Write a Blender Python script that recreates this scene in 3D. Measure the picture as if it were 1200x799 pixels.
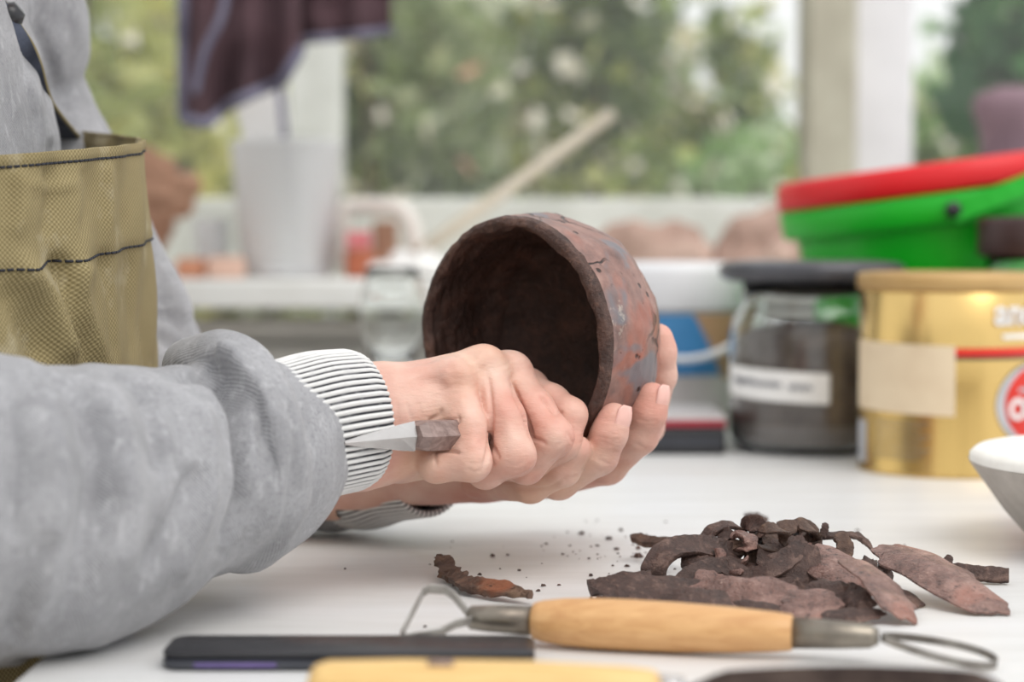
import bpy, bmesh, math, random
import numpy as np
from mathutils import Vector, Matrix, noise

for o in list(bpy.data.objects):
    bpy.data.objects.remove(o)
random.seed(7)
rng = np.random.default_rng(7)
scene = bpy.context.scene
col = scene.collection

# ------------------------------------------------------------------ camera
F = 1200 * 70 / 36.0
CAMH = 0.155                     # metres above the worktable
HORIZON = 280.0
PITCH = math.atan((399.5 - HORIZON) / F)
cam_d = bpy.data.cameras.new('camera')
cam = bpy.data.objects.new('camera', cam_d)
col.objects.link(cam)
cam.location = (0, 0, CAMH)
cam.rotation_euler = (math.pi / 2 - PITCH, 0, 0)
cam_d.lens = 70
cam_d.sensor_width = 36
cam_d.clip_start = 0.05
cam_d.dof.use_dof = True
cam_d.dof.focus_distance = 0.885
cam_d.dof.aperture_fstop = 5.4
scene.camera = cam

# ------------------------------------------------------------------ light
world = bpy.data.worlds.new('overcast_sky')
scene.world = world
world.use_nodes = True
wb = world.node_tree.nodes['Background']
wb.inputs[0].default_value = (0.97, 0.985, 1.0, 1)
wb.inputs[1].default_value = 1.15
sun_d = bpy.data.lights.new('sun', 'SUN')
sun = bpy.data.objects.new('sun', sun_d)
col.objects.link(sun)
sun_d.energy = 1.35
sun_d.angle = math.radians(40)
sun_d.color = (1.0, 0.96, 0.9)
sun.rotation_euler = Vector((-0.42, 0.50, -1.0)).to_track_quat('-Z', 'Y').to_euler()
vs = scene.view_settings
vs.view_transform = 'Standard'
vs.look = 'None'
vs.gamma = 1
vs.use_curve_mapping = False
vs.exposure = 0.05

# ------------------------------------------------------------------ helpers
_s, _c = math.sin(PITCH), math.cos(PITCH)


def P(px, py, d):
    """point seen at photo pixel px,py standing d metres away along the view axis"""
    a = (px - 600.0) / F
    b = (399.5 - py) / F
    return Vector((a * d, d * (_c + b * _s), CAMH + d * (-_s + b * _c)))


def PZ(px, py, z=0.0):
    """point seen at that pixel on the horizontal plane at height z"""
    b = (399.5 - py) / F
    d = (z - CAMH) / (-_s + b * _c)
    return P(px, py, d)


def tag(o, label=None, cat=None, group=None, kind=None):
    if label: o['label'] = label
    if cat: o['category'] = cat
    if group: o['group'] = group
    if kind: o['kind'] = kind
    return o


def empty(name, loc, label=None, cat=None, group=None, kind=None, rot=(0, 0, 0)):
    o = bpy.data.objects.new(name, None)
    col.objects.link(o)
    o.location = loc
    o.rotation_euler = rot
    o.empty_display_size = 0.02
    return tag(o, label, cat, group, kind)


def fast_mesh(name, V, quads=None, tris=None):
    V = np.asarray(V, dtype=np.float32)
    me = bpy.data.meshes.new(name)
    idx, starts, tot = [], [], []
    n = 0
    for fa, k in ((quads, 4), (tris, 3)):
        if fa is None or len(fa) == 0:
            continue
        fa = np.asarray(fa, dtype=np.int32).reshape(-1, k)
        idx.append(fa.ravel())
        starts.append(n + np.arange(len(fa), dtype=np.int32) * k)
        tot.append(np.full(len(fa), k, dtype=np.int32))
        n += len(fa) * k
    idx = np.concatenate(idx); starts = np.concatenate(starts); tot = np.concatenate(tot)
    me.vertices.add(len(V)); me.vertices.foreach_set('co', V.ravel())
    me.loops.add(len(idx)); me.loops.foreach_set('vertex_index', idx)
    me.polygons.add(len(starts)); me.polygons.foreach_set('loop_start', starts)
    try:
        me.polygons.foreach_set('loop_total', tot)
    except Exception:
        pass
    me.update(calc_edges=True)
    me.validate()
    return me


def link(name, me, mats, parent=None, smooth=True, world_space=True):
    o = bpy.data.objects.new(name, me)
    col.objects.link(o)
    if not isinstance(mats, (list, tuple)): mats = [mats]
    if len(me.materials) == 0:
        for m in mats: me.materials.append(m)
    if smooth:
        me.polygons.foreach_set('use_smooth', [True] * len(me.polygons))
    if parent is not None:
        o.parent = parent
        if world_space:
            par = parent
            M = Matrix.Identity(4)
            chain = []
            while par is not None:
                chain.append(par.matrix_parent_inverse @ par.matrix_basis if par.parent else par.matrix_basis.copy()); par = par.parent
            for mb in reversed(chain): M = M @ mb
            o.matrix_parent_inverse = M.inverted()
    return o


def recenter(o):
    """move a mesh thing's origin to the middle of its base"""
    me = o.data
    co = np.empty(len(me.vertices) * 3, dtype=np.float32)
    me.vertices.foreach_get('co', co); co = co.reshape(-1, 3)
    c = (co.min(0) + co.max(0)) / 2; c[2] = co[:, 2].min()
    co -= c
    me.vertices.foreach_set('co', co.ravel()); me.update()
    o.location = Vector(c.tolist())
    return o


class MB:
    def __init__(self):
        self.V = []; self.Fc = []

    def grid(self, rows, close_u=False, close_v=False, cap0=False, cap1=False):
        """rows: list of rings/lines of points"""
        b = len(self.V); n = len(rows[0]); m = len(rows)
        for r in rows: self.V.extend([tuple(p) for p in r])
        for j in range(m - 1 + (1 if close_v else 0)):
            for i in range(n - 1 + (1 if close_u else 0)):
                a = b + j * n + i; a2 = b + j * n + (i + 1) % n
                c = b + ((j + 1) % m) * n + (i + 1) % n; d = b + ((j + 1) % m) * n + i
                self.Fc.append((a, a2, c, d))
        if cap0: self.Fc.append(tuple(b + i for i in reversed(range(n))))
        if cap1: self.Fc.append(tuple(b + (m - 1) * n + i for i in range(n)))
        return self

    def box(self, c, size, M=None, bev=0.0):
        bm = bmesh.new()
        bmesh.ops.create_cube(bm, size=1.0)
        bmesh.ops.scale(bm, vec=size, verts=bm.verts)
        if bev > 0:
            bmesh.ops.bevel(bm, geom=bm.edges[:], offset=bev, segments=3, profile=0.5, affect='EDGES')
        if M is not None: bmesh.ops.transform(bm, matrix=M, verts=bm.verts)
        bmesh.ops.translate(bm, vec=c, verts=bm.verts)
        b = len(self.V)
        bm.verts.index_update()
        self.V.extend([tuple(v.co) for v in bm.verts])
        self.Fc.extend([tuple(b + v.index for v in f.verts) for f in bm.faces])
        bm.free()
        return self

    def lathe(self, prof, c=(0, 0, 0), seg=48, M=None, a0=0.0, a1=2 * math.pi):
        """prof: list of (r, z) from bottom to top"""
        full = abs(a1 - a0 - 2 * math.pi) < 1e-6
        rows = []
        c = Vector(c)
        for r, z in prof:
            ring = []
            for i in range(seg if full else seg + 1):
                t = a0 + (a1 - a0) * i / seg
                p = Vector((max(r, 1e-5) * math.cos(t), max(r, 1e-5) * math.sin(t), z))
                if M is not None: p = M @ p
                ring.append(p + c)
            rows.append(ring)
        self.grid(rows, close_u=full)
        return self

    def tube(self, pts, r, seg=10, cap=True, flat=1.0, up=None):
        pts = [Vector(p) for p in pts]
        rr = r if isinstance(r, (list, tuple)) else [r] * len(pts)
        rows = []
        t0 = (pts[1] - pts[0]).normalized()
        u = Vector(up) if up is not None else (Vector((0, 0, 1)) if abs(t0.z) < 0.9 else Vector((1, 0, 0)))
        for i, p in enumerate(pts):
            t = (pts[min(i + 1, len(pts) - 1)] - pts[max(i - 1, 0)]).normalized()
            n = (u - t * u.dot(t))
            if n.length < 1e-6: n = t.orthogonal()
            n.normalize(); bn = t.cross(n)
            u = n if up is None else Vector(up)
            rows.append([p + n * (rr[i] * flat * math.sin(2 * math.pi * k / seg)) + bn * (rr[i] * math.cos(2 * math.pi * k / seg)) for k in range(seg)])
        self.grid(rows, close_u=True, cap0=cap, cap1=cap)
        return self

    def build(self, name, mats, parent=None, smooth=True, auto=None):
        me = bpy.data.meshes.new(name)
        me.from_pydata(self.V, [], self.Fc)
        bm = bmesh.new(); bm.from_mesh(me)
        bmesh.ops.recalc_face_normals(bm, faces=bm.faces)
        if auto is not None:
            for e in bm.edges:
                if len(e.link_faces) == 2 and e.calc_face_angle(0) > math.radians(auto): e.smooth = False
        bm.to_mesh(me); bm.free()
        return link(name, me, mats, parent, smooth)


def spline(pts, n=40):
    """Catmull-Rom through Vectors"""
    pts = [Vector(p) for p in pts]
    out = []
    m = len(pts) - 1
    for k in range(n + 1):
        t = k / n * m
        i = min(int(t), m - 1); u = t - i
        p0 = pts[max(i - 1, 0)]; p1 = pts[i]; p2 = pts[i + 1]; p3 = pts[min(i + 2, m)]
        out.append(0.5 * ((2 * p1) + (p2 - p0) * u + (2 * p0 - 5 * p1 + 4 * p2 - p3) * u * u + (3 * p1 - p0 - 3 * p2 + p3) * u ** 3))
    return out


def lerp(a, b, t): return a + (b - a) * t


def interp(xs, ys, x): return float(np.interp(x, xs, ys))


# ------------------------------------------------------------------ materials
def srgb(r, g, b):
    def f(c):
        c /= 255.0
        return c / 12.92 if c <= 0.04045 else ((c + 0.055) / 1.055) ** 2.4
    return (f(r), f(g), f(b), 1.0)


class NT:
    def __init__(self, name):
        self.m = bpy.data.materials.new(name)
        self.m.use_nodes = True
        self.t = self.m.node_tree
        self.b = self.t.nodes['Principled BSDF']
        self.out = self.t.nodes['Material Output']
        self._co = None

    def n(self, typ, **kw):
        x = self.t.nodes.new(typ)
        for k, v in kw.items(): setattr(x, k, v)
        return x

    def l(self, a, b): self.t.links.new(a, b)

    def co(self, kind='Object'):
        if self._co is None: self._co = self.n('ShaderNodeTexCoord')
        return self._co.outputs[kind]

    def mapping(self, scale=(1, 1, 1), kind='Object', rot=(0, 0, 0)):
        mp = self.n('ShaderNodeMapping')
        mp.inputs['Scale'].default_value = scale
        mp.inputs['Rotation'].default_value = rot
        self.l(self.co(kind), mp.inputs['Vector'])
        return mp.outputs[0]

    def noise(self, scale, detail=4, rough=0.55, vec=None, dist=0.0):
        x = self.n('ShaderNodeTexNoise')
        x.inputs['Scale'].default_value = scale
        x.inputs['Detail'].default_value = detail
        x.inputs['Roughness'].default_value = rough
        x.inputs['Distortion'].default_value = dist
        self.l(vec if vec is not None else self.co(), x.inputs['Vector'])
        return x.outputs['Fac']

    def ramp(self, fac, stops, interp='LINEAR'):
        r = self.n('ShaderNodeValToRGB')
        r.color_ramp.interpolation = interp
        el = r.color_ramp.elements
        while len(el) < len(stops): el.new(0.5)
        for e, (p, c) in zip(el, stops):
            e.position = p; e.color = c
        self.l(fac, r.inputs[0])
        return r.outputs[0]

    def mix(self, a, b, fac, mode='MIX'):
        x = self.n('ShaderNodeMix', data_type='RGBA', blend_type=mode)
        for sock, v in ((x.inputs[0], fac), (x.inputs[6], a), (x.inputs[7], b)):
            if hasattr(v, 'links') or isinstance(v, bpy.types.NodeSocket): self.l(v, sock)
            else: sock.default_value = v
        return x.outputs[2]

    def math(self, op, a, b=None):
        x = self.n('ShaderNodeMath', operation=op)
        for sock, v in zip(x.inputs, (a, b)):
            if v is None: continue
            if isinstance(v, bpy.types.NodeSocket): self.l(v, sock)
            else: sock.default_value = v
        return x.outputs[0]

    def bump(self, h, strength=0.3, dist=0.001, normal=None):
        x = self.n('ShaderNodeBump')
        x.inputs['Strength'].default_value = strength
        x.inputs['Distance'].default_value = dist
        self.l(h, x.inputs['Height'])
        if normal is not None: self.l(normal, x.inputs['Normal'])
        self.l(x.outputs[0], self.b.inputs['Normal'])
        return x.outputs[0]

    def set(self, base=None, rough=None, metal=None, **kw):
        if base is not None:
            if isinstance(base, bpy.types.NodeSocket): self.l(base, self.b.inputs['Base Color'])
            else: self.b.inputs['Base Color'].default_value = base
        if rough is not None:
            if isinstance(rough, bpy.types.NodeSocket): self.l(rough, self.b.inputs['Roughness'])
            else: self.b.inputs['Roughness'].default_value = rough
        if metal is not None: self.b.inputs['Metallic'].default_value = metal
        for k, v in kw.items():
            self.b.inputs[k].default_value = v
        return self.m


def simple(name, c1, c2=None, scale=20, rough=0.5, metal=0.0, bump=0.0, bscale=None, bdist=0.001, **kw):
    t = NT(name)
    c2 = c2 or tuple(min(1, x * 0.82) for x in c1[:3]) + (1,)
    f = t.noise(scale)
    t.set(t.ramp(f, [(0.35, c2), (0.65, c1)]), rough, metal, **kw)
    if bump > 0: t.bump(t.noise(bscale or scale * 4), bump, bdist)
    return t.m


M = {}


def make_materials():
    # painted white table, faint clay smears along the grain
    t = NT('white_painted_wood')
    f = t.noise(6, 6, 0.6, t.mapping((1.0, 5.0, 1)))
    g = t.noise(2.2, 4, 0.5, t.mapping((0.8, 2.2, 1)))
    base = t.ramp(f, [(0.3, srgb(212, 211, 209)), (0.6, srgb(226, 226, 226))])
    smear = t.ramp(g, [(0.55, (0, 0, 0, 1)), (0.75, (0.35, 0.35, 0.35, 1))])
    t.set(t.mix(base, srgb(196, 186, 175), smear), t.ramp(f, [(0.3, (0.42,) * 3 + (1,)), (0.7, (0.3,) * 3 + (1,))]))
    t.bump(f, 0.06, 0.001)
    M['table'] = t.m
    M['table_side'] = simple('dark_table_edge', srgb(60, 54, 50), srgb(38, 34, 32), 30, 0.6)
    # skin
    t = NT('skin')
    f = t.noise(55, 3, 0.5)
    g = t.noise(16, 2, 0.5)
    c = t.ramp(f, [(0.3, srgb(210, 158, 142)), (0.7, srgb(226, 190, 174))])
    c = t.mix(c, srgb(214, 136, 120), t.ramp(g, [(0.48, (0, 0, 0, 1)), (0.70, (0.65,) * 3 + (1,))]))
    c = t.mix(c, srgb(222, 186, 154), t.ramp(g, [(0.28, (0.5,) * 3 + (1,)), (0.45, (0, 0, 0, 1))]))
    t.set(c, 0.48)
    t.b.inputs['Subsurface Weight'].default_value = 0.12
    t.b.inputs['Subsurface Radius'].default_value = (1.0, 0.35, 0.2)
    t.b.inputs['Subsurface Scale'].default_value = 0.004
    t.b.inputs['Specular IOR Level'].default_value = 0.4
    h1 = t.noise(420, 3, 0.6)
    h2 = t.noise(130, 3, 0.6, t.mapping((1.0, 1.0, 3.0), rot=(0, 0.5, 0)))
    n1 = t.bump(h1, 0.2, 0.0006)
    t.bump(h2, 0.4, 0.0014, n1)
    M['skin'] = t.m
    M['nail'] = simple('fingernail', srgb(240, 190, 178), srgb(232, 178, 166), 60, 0.28)
    # sweatshirt
    t = NT('grey_sweatshirt_jersey')
    f = t.noise(30, 5, 0.6)
    g = t.noise(900, 2, 0.6)
    c = t.ramp(f, [(0.3, srgb(138, 138, 142)), (0.7, srgb(172, 172, 176))])
    c = t.mix(c, srgb(118, 118, 122), t.ramp(t.noise(620, 3, 0.7), [(0.50, (0, 0, 0, 1)), (0.68, (0.55,) * 3 + (1,))]))
    c = t.mix(c, srgb(212, 212, 216), t.ramp(t.noise(240, 4, 0.7, t.mapping((1, 1, 0.35))), [(0.54, (0, 0, 0, 1)), (0.70, (0.40,) * 3 + (1,))]))
    t.set(c, 0.92)
    t.b.inputs['Sheen Weight'].default_value = 0.25
    n1 = t.bump(g, 0.35, 0.0006)
    h2 = t.noise(9, 3, 0.5, t.mapping((1, 1, 1.6)), 0.6)
    n2 = t.bump(h2, 0.5, 0.012, n1)
    knit = t.n('ShaderNodeTexWave', wave_type='BANDS', bands_direction='DIAGONAL')
    knit.inputs['Scale'].default_value = 330
    knit.inputs['Distortion'].default_value = 1.5
    t.l(t.co(), knit.inputs['Vector'])
    t.bump(knit.outputs['Fac'], 0.35, 0.0008, n2)
    M['jersey'] = t.m
    # ribbed cuff: stripe attribute
    t = NT('ribbed_cuff_knit')
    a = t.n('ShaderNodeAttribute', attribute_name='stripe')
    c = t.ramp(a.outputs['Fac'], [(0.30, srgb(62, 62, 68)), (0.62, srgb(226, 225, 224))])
    c = t.mix(c, srgb(196, 196, 198), t.ramp(t.noise(160), [(0.5, (0, 0, 0, 1)), (0.8, (0.6,) * 3 + (1,))]))
    t.set(c, 0.95)
    t.bump(t.noise(1100, 2), 0.4, 0.0006)
    M['rib'] = t.m
    # canvas apron
    t = NT('olive_canvas')
    sep = t.n('ShaderNodeSeparateXYZ'); t.l(t.co('UV'), sep.inputs[0])
    su = t.math('SINE', t.math('MULTIPLY', sep.outputs[0], 2 * math.pi / 0.0022))
    sv = t.math('SINE', t.math('MULTIPLY', sep.outputs[1], 2 * math.pi / 0.0022))
    wv = t.math('MULTIPLY', su, sv)
    wf = t.math('MULTIPLY_ADD', wv, 0.5); 
    wf.node.inputs[2].default_value = 0.5
    c = t.ramp(wf, [(0.1, srgb(126, 113, 78)), (0.5, srgb(146, 132, 94)), (0.95, srgb(168, 153, 114))])
    f = t.noise(26, 6, 0.65)
    c = t.mix(c, srgb(196, 186, 160), t.ramp(f, [(0.56, (0, 0, 0, 1)), (0.72, (0.6,) * 3 + (1,))]))
    c = t.mix(c, srgb(104, 92, 58), t.ramp(t.noise(9, 4), [(0.55, (0, 0, 0, 1)), (0.8, (0.5,) * 3 + (1,))]))
    t.set(c, 0.9)
    n1 = t.bump(wf, 0.45, 0.0006)
    t.bump(t.noise(40, 4), 0.4, 0.003, n1)
    M['canvas'] = t.m
    M['thread'] = simple('navy_thread', srgb(44, 46, 56), None, 200, 0.8)
    M['strap'] = simple('navy_strap_webbing', srgb(74, 80, 96), srgb(54, 58, 72), 80, 0.85, bump=0.4)
    M['denim'] = simple('dark_trousers', srgb(52, 54, 66), srgb(40, 42, 52), 60, 0.9)
    M['hair'] = simple('brown_hair', srgb(76, 54, 40), srgb(50, 36, 28), 50, 0.6, bump=0.5)
    M['lips'] = simple('lips', srgb(196, 120, 110), None, 60, 0.4)
    M['eye'] = simple('eye_white', srgb(238, 236, 232), None, 60, 0.2)
    M['iris'] = simple('iris', srgb(70, 60, 50), None, 60, 0.2)
    # clay bowl outside: burnished mottled
    t = NT('burnished_clay')
    a = t.noise(17, 3, 0.55, None, 0.4)
    mp = t.n('ShaderNodeMapping'); mp.inputs['Location'].default_value = (3.1, 1.7, 0.4); t.l(t.co(), mp.inputs['Vector'])
    b = t.noise(30, 3, 0.5, mp.outputs[0], 0.3)
    e = t.noise(90, 5, 0.65)
    base = t.ramp(e, [(0.3, srgb(104, 78, 72)), (0.55, srgb(144, 110, 101)), (0.75, srgb(166, 132, 121))])
    c = t.mix(base, srgb(172, 94, 70), t.ramp(a, [(0.53, (0, 0, 0, 1)), (0.63, (0.8,) * 3 + (1,))]))
    c = t.mix(c, srgb(112, 112, 118), t.ramp(b, [(0.565, (0, 0, 0, 1)), (0.625, (0.85,) * 3 + (1,))]))
    mp2 = t.n('ShaderNodeMapping'); mp2.inputs['Location'].default_value = (7.1, 4.7, 2.4); t.l(t.co(), mp2.inputs['Vector'])
    w = t.noise(24, 6, 0.75, mp2.outputs[0])
    c = t.mix(c, srgb(196, 184, 170), t.ramp(w, [(0.63, (0, 0, 0, 1)), (0.70, (0.8,) * 3 + (1,))]))
    vo = t.n('ShaderNodeTexVoronoi'); vo.inputs['Scale'].default_value = 130; vo.inputs['Randomness'].default_value = 1.0
    t.l(t.co(), vo.inputs['Vector'])
    pick = t.noise(60, 2)
    pit = t.math('MULTIPLY', t.ramp(vo.outputs['Distance'], [(0.12, (1, 1, 1, 1)), (0.22, (0, 0, 0, 1))]), t.ramp(pick, [(0.52, (0, 0, 0, 1)), (0.58, (1, 1, 1, 1))]))
    ve = t.n('ShaderNodeTexVoronoi', feature='DISTANCE_TO_EDGE'); ve.inputs['Scale'].default_value = 22
    dv = t.n('ShaderNodeVectorMath', operation='ADD'); t.l(t.co(), dv.inputs[0])
    ns = t.n('ShaderNodeTexNoise'); ns.inputs['Scale'].default_value = 60; t.l(t.co(), ns.inputs['Vector'])
    sc = t.n('ShaderNodeVectorMath', operation='SCALE'); sc.inputs['Scale'].default_value = 0.02; t.l(ns.outputs['Color'], sc.inputs[0]); t.l(sc.outputs[0], dv.inputs[1])
    t.l(dv.outputs[0], ve.inputs['Vector'])
    crack = t.math('MULTIPLY', t.ramp(ve.outputs['Distance'], [(0.008, (1, 1, 1, 1)), (0.02, (0, 0, 0, 1))]), t.ramp(t.noise(14, 2, 0.5), [(0.55, (0, 0, 0, 1)), (0.62, (1, 1, 1, 1))]))
    hole = t.math('MAXIMUM', pit, crack)
    c = t.mix(c, srgb(44, 30, 27), hole)
    t.set(c, t.ramp(e, [(0.3, (0.36,) * 3 + (1,)), (0.7, (0.5,) * 3 + (1,))]))
    inv = t.math('SUBTRACT', 1.0, hole)
    n1 = t.bump(inv, 0.8, 0.0015)
    t.bump(e, 0.3, 0.0012, n1)
    M['clay_out'] = t.m
    # raw dark clay: inside and rim
    def raw(name, dark, mid, light, och=0.64):
        t = NT(name)
        e = t.noise(70, 6, 0.7)
        g = t.noise(22, 3, 0.6)
        c = t.ramp(e, [(0.28, dark), (0.52, mid), (0.75, light)])
        c = t.mix(c, srgb(156, 88, 54), t.ramp(g, [(och, (0, 0, 0, 1)), (och + 0.1, (0.7,) * 3 + (1,))]))
        fine = t.noise(260, 5, 0.75)
        c = t.mix(c, light, t.ramp(fine, [(0.56, (0, 0, 0, 1)), (0.70, (0.65,) * 3 + (1,))]))
        c = t.mix(c, tuple(v * 0.5 for v in dark[:3]) + (1,), t.ramp(fine, [(0.30, (0.8,) * 3 + (1,)), (0.42, (0, 0, 0, 1))]))
        t.set(c, 0.55)
        n1 = t.bump(fine, 0.8, 0.0016)
        t.bump(e, 0.8, 0.004, n1)
        return t.m
    M['clay_in'] = raw('raw_dark_clay', srgb(42, 26, 21), srgb(66, 43, 35), srgb(98, 66, 54), 0.68)
    M['clay_rim'] = raw('raw_clay_rim', srgb(52, 34, 29), srgb(86, 61, 53), srgb(132, 100, 86), 0.60)
    M['chip_dark'] = raw('clay_shaving_dark', srgb(44, 29, 25), srgb(78, 56, 49), srgb(138, 110, 98), 0.62)
    M['chip_rust'] = raw('clay_shaving_rust', srgb(54, 37, 30), srgb(90, 66, 54), srgb(140, 110, 88), 0.56)
    t = NT('clay_shaving_smooth')
    e = t.noise(40, 5, 0.6)
    c = t.ramp(e, [(0.30, srgb(78, 55, 49)), (0.48, srgb(128, 96, 87)), (0.66, srgb(172, 137, 126))])
    c = t.mix(c, srgb(160, 92, 70), t.ramp(t.noise(28, 3, 0.5), [(0.58, (0, 0, 0, 1)), (0.70, (0.6,) * 3 + (1,))]))
    fine = t.noise(240, 5, 0.75)
    c = t.mix(c, srgb(58, 41, 37), t.ramp(fine, [(0.34, (0.9,) * 3 + (1,)), (0.46, (0, 0, 0, 1))]))
    c = t.mix(c, srgb(182, 150, 138), t.ramp(fine, [(0.56, (0, 0, 0, 1)), (0.70, (0.7,) * 3 + (1,))]))
    t.set(c, 0.34)
    n1 = t.bump(fine, 0.6, 0.0015)
    t.bump(t.noise(70, 6, 0.7), 0.9, 0.006, n1)
    M['chip_smooth'] = t.m
    # woods
    def wood(name, c1, c2, sc=(3, 40, 40)):
        t = NT(name)
        f = t.noise(9, 5, 0.6, t.mapping(sc), 0.4)
        t.set(t.ramp(f, [(0.3, c2), (0.7, c1)]), 0.42)
        t.bump(f, 0.12, 0.0008)
        return t.m
    M['beech'] = wood('pale_beech', srgb(222, 176, 122), srgb(196, 144, 92))
    M['boxwood'] = wood('yellow_wood', srgb(232, 198, 134), srgb(210, 168, 104))
    M['oldwood'] = wood('grey_stick_wood', srgb(214, 204, 188), srgb(184, 172, 152))
    M['brownwood'] = wood('brown_wood', srgb(158, 136, 130), srgb(112, 90, 84))
    # metals
    M['steel'] = simple('worn_steel', srgb(176, 172, 166), srgb(128, 122, 116), 60, 0.32, 0.9, 0.2)
    M['pale_steel'] = simple('bright_steel_blade', srgb(212, 210, 208), srgb(192, 188, 186), 40, 0.25, 0.7)
    M['rusty'] = simple('rusty_blade', srgb(104, 88, 80), srgb(62, 48, 44), 50, 0.45, 0.5, 0.4)
    M['brass'] = simple('ferrule_metal', srgb(150, 142, 130), srgb(108, 100, 92), 50, 0.35, 0.85, 0.2)
    t = NT('gold_tin')
    f = t.noise(3, 2)
    t.set(t.ramp(f, [(0.3, srgb(214, 178, 108)), (0.7, srgb(236, 204, 140))]), 0.25, 0.95)
    M['gold'] = t.m
    M['gold_lid'] = simple('gold_plastic_lid', srgb(196, 160, 104), srgb(180, 144, 90), 20, 0.4, 0.15)
    # papers, plastics
    M['paper'] = simple('cream_paper', srgb(228, 208, 178), srgb(218, 196, 166), 30, 0.8)
    M['white_label'] = simple('white_label', srgb(240, 238, 236), srgb(230, 228, 226), 30, 0.6)
    M['ink'] = simple('grey_ink', srgb(110, 112, 122), None, 30, 0.7)
    M['red_print'] = simple('red_print', srgb(222, 44, 24), srgb(206, 36, 20), 30, 0.4)
    M['black_print'] = simple('black_print', srgb(38, 36, 38), None, 30, 0.4)
    M['white_print'] = simple('white_print', srgb(246, 244, 242), None, 30, 0.4)
    M['silver_print'] = simple('silver_print', srgb(196, 196, 200), None, 30, 0.4)
    M['green_plastic'] = simple('green_plastic', srgb(0, 180, 26), srgb(0, 166, 22), 5, 0.42, bump=0.03)
    M['red_plastic'] = simple('red_plastic', srgb(222, 8, 22), srgb(208, 4, 18), 5, 0.42)
    M['white_plastic'] = simple('white_plastic', srgb(232, 232, 234), srgb(222, 222, 226), 8, 0.4)
    M['black_plastic'] = simple('black_plastic', srgb(46, 46, 50), srgb(34, 34, 38), 20, 0.35)
    M['grey_lid'] = simple('charcoal_lid', srgb(78, 78, 84), srgb(60, 60, 66), 30, 0.3)
    M['brown_lid'] = simple('dark_brown_lid', srgb(66, 40, 38), srgb(52, 30, 28), 30, 0.4)
    M['blue_print'] = simple('blue_print', srgb(70, 138, 190), srgb(58, 122, 176), 10, 0.5)
    M['kraft'] = simple('kraft_board', srgb(186, 152, 118), srgb(168, 134, 100), 20, 0.8)
    M['grey_book'] = simple('pale_grey_cover', srgb(206, 200, 200), srgb(190, 184, 184), 12, 0.6)
    M['red_book'] = simple('crimson_cover', srgb(172, 40, 58), srgb(150, 32, 50), 12, 0.5)
    # powder
    M['powder'] = simple('grey_brown_powder', srgb(124, 110, 104), srgb(98, 86, 81), 60, 0.95, bump=0.5, bscale=200)
    M['powder_light'] = simple('grey_powder', srgb(150, 140, 138), srgb(130, 121, 119), 60, 0.95, bump=0.5, bscale=200)
    # plaster
    t = NT('plaster')
    f = t.noise(60, 5, 0.6)
    t.set(t.ramp(f, [(0.3, srgb(168, 160, 152)), (0.7, srgb(190, 183, 175))]), 0.9)
    t.bump(t.noise(140, 4), 0.4, 0.002)
    M['plaster'] = t.m
    M['plaster_white'] = simple('white_plaster', srgb(244, 242, 236), srgb(234, 231, 224), 60, 0.9, bump=0.4, bscale=160)
    # glass
    t = NT('clear_glass')
    t.set((0.96, 0.98, 0.97, 1), 0.02)
    t.b.inputs['Transmission Weight'].default_value = 1.0
    t.b.inputs['IOR'].default_value = 1.45
    M['glass'] = t.m
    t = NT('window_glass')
    haze = t.n('ShaderNodeBsdfTranslucent'); haze.inputs[0].default_value = (0.9, 0.92, 0.9, 1)  # pale veil of glare mixed into the glass itself
    haze_mix = t.n('ShaderNodeMixShader'); haze_mix.inputs[0].default_value = 0.07
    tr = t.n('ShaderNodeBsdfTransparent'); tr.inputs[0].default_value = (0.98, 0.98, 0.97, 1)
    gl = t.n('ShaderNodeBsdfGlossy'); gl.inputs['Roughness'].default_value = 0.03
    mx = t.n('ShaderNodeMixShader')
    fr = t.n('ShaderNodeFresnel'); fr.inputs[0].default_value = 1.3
    t.l(tr.outputs[0], haze_mix.inputs[1]); t.l(haze.outputs[0], haze_mix.inputs[2]); t.l(fr.outputs[0], mx.inputs[0]); t.l(haze_mix.outputs[0], mx.inputs[1]); t.l(gl.outputs[0], mx.inputs[2])
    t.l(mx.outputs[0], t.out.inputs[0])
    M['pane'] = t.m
    t = NT('frosted_plastic')
    t.set(srgb(246, 247, 248), 0.45)
    t.b.inputs['Transmission Weight'].default_value = 0.35
    t.b.inputs['IOR'].default_value = 1.2
    M['frosted'] = t.m
    # room
    M['frame'] = simple('window_paint', srgb(226, 228, 222), srgb(206, 208, 200), 14, 0.5, bump=0.15)
    M['frame_beige'] = simple('beige_window_paint', srgb(190, 186, 168), srgb(170, 164, 146), 14, 0.6, bump=0.15)
    M['frame_white'] = simple('white_window_paint', srgb(238, 236, 238), srgb(226, 224, 226), 10, 0.5, bump=0.1)
    M['sill'] = simple('sill_paint', srgb(240, 240, 237), srgb(228, 227, 223), 10, 0.5, bump=0.1)
    M['board'] = simple('grey_white_boards', srgb(232, 231, 228), srgb(216, 214, 210), 8, 0.6)
    M['wall'] = simple('cream_wall', srgb(214, 206, 194), srgb(200, 190, 176), 3, 0.9)
    M['door'] = simple('brown_door', srgb(96, 66, 48), srgb(74, 50, 36), 6, 0.6)
    M['floor'] = simple('concrete_floor', srgb(158, 150, 142), srgb(132, 124, 116), 4, 0.8)
    M['ground'] = simple('garden_soil', srgb(122, 128, 86), srgb(84, 92, 58), 3, 0.95)
    M['terracotta'] = simple('terracotta', srgb(206, 146, 116), srgb(184, 122, 94), 20, 0.85)
    M['pink_clay'] = simple('pink_clay', srgb(226, 190, 172), srgb(208, 170, 152), 20, 0.85)
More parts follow.
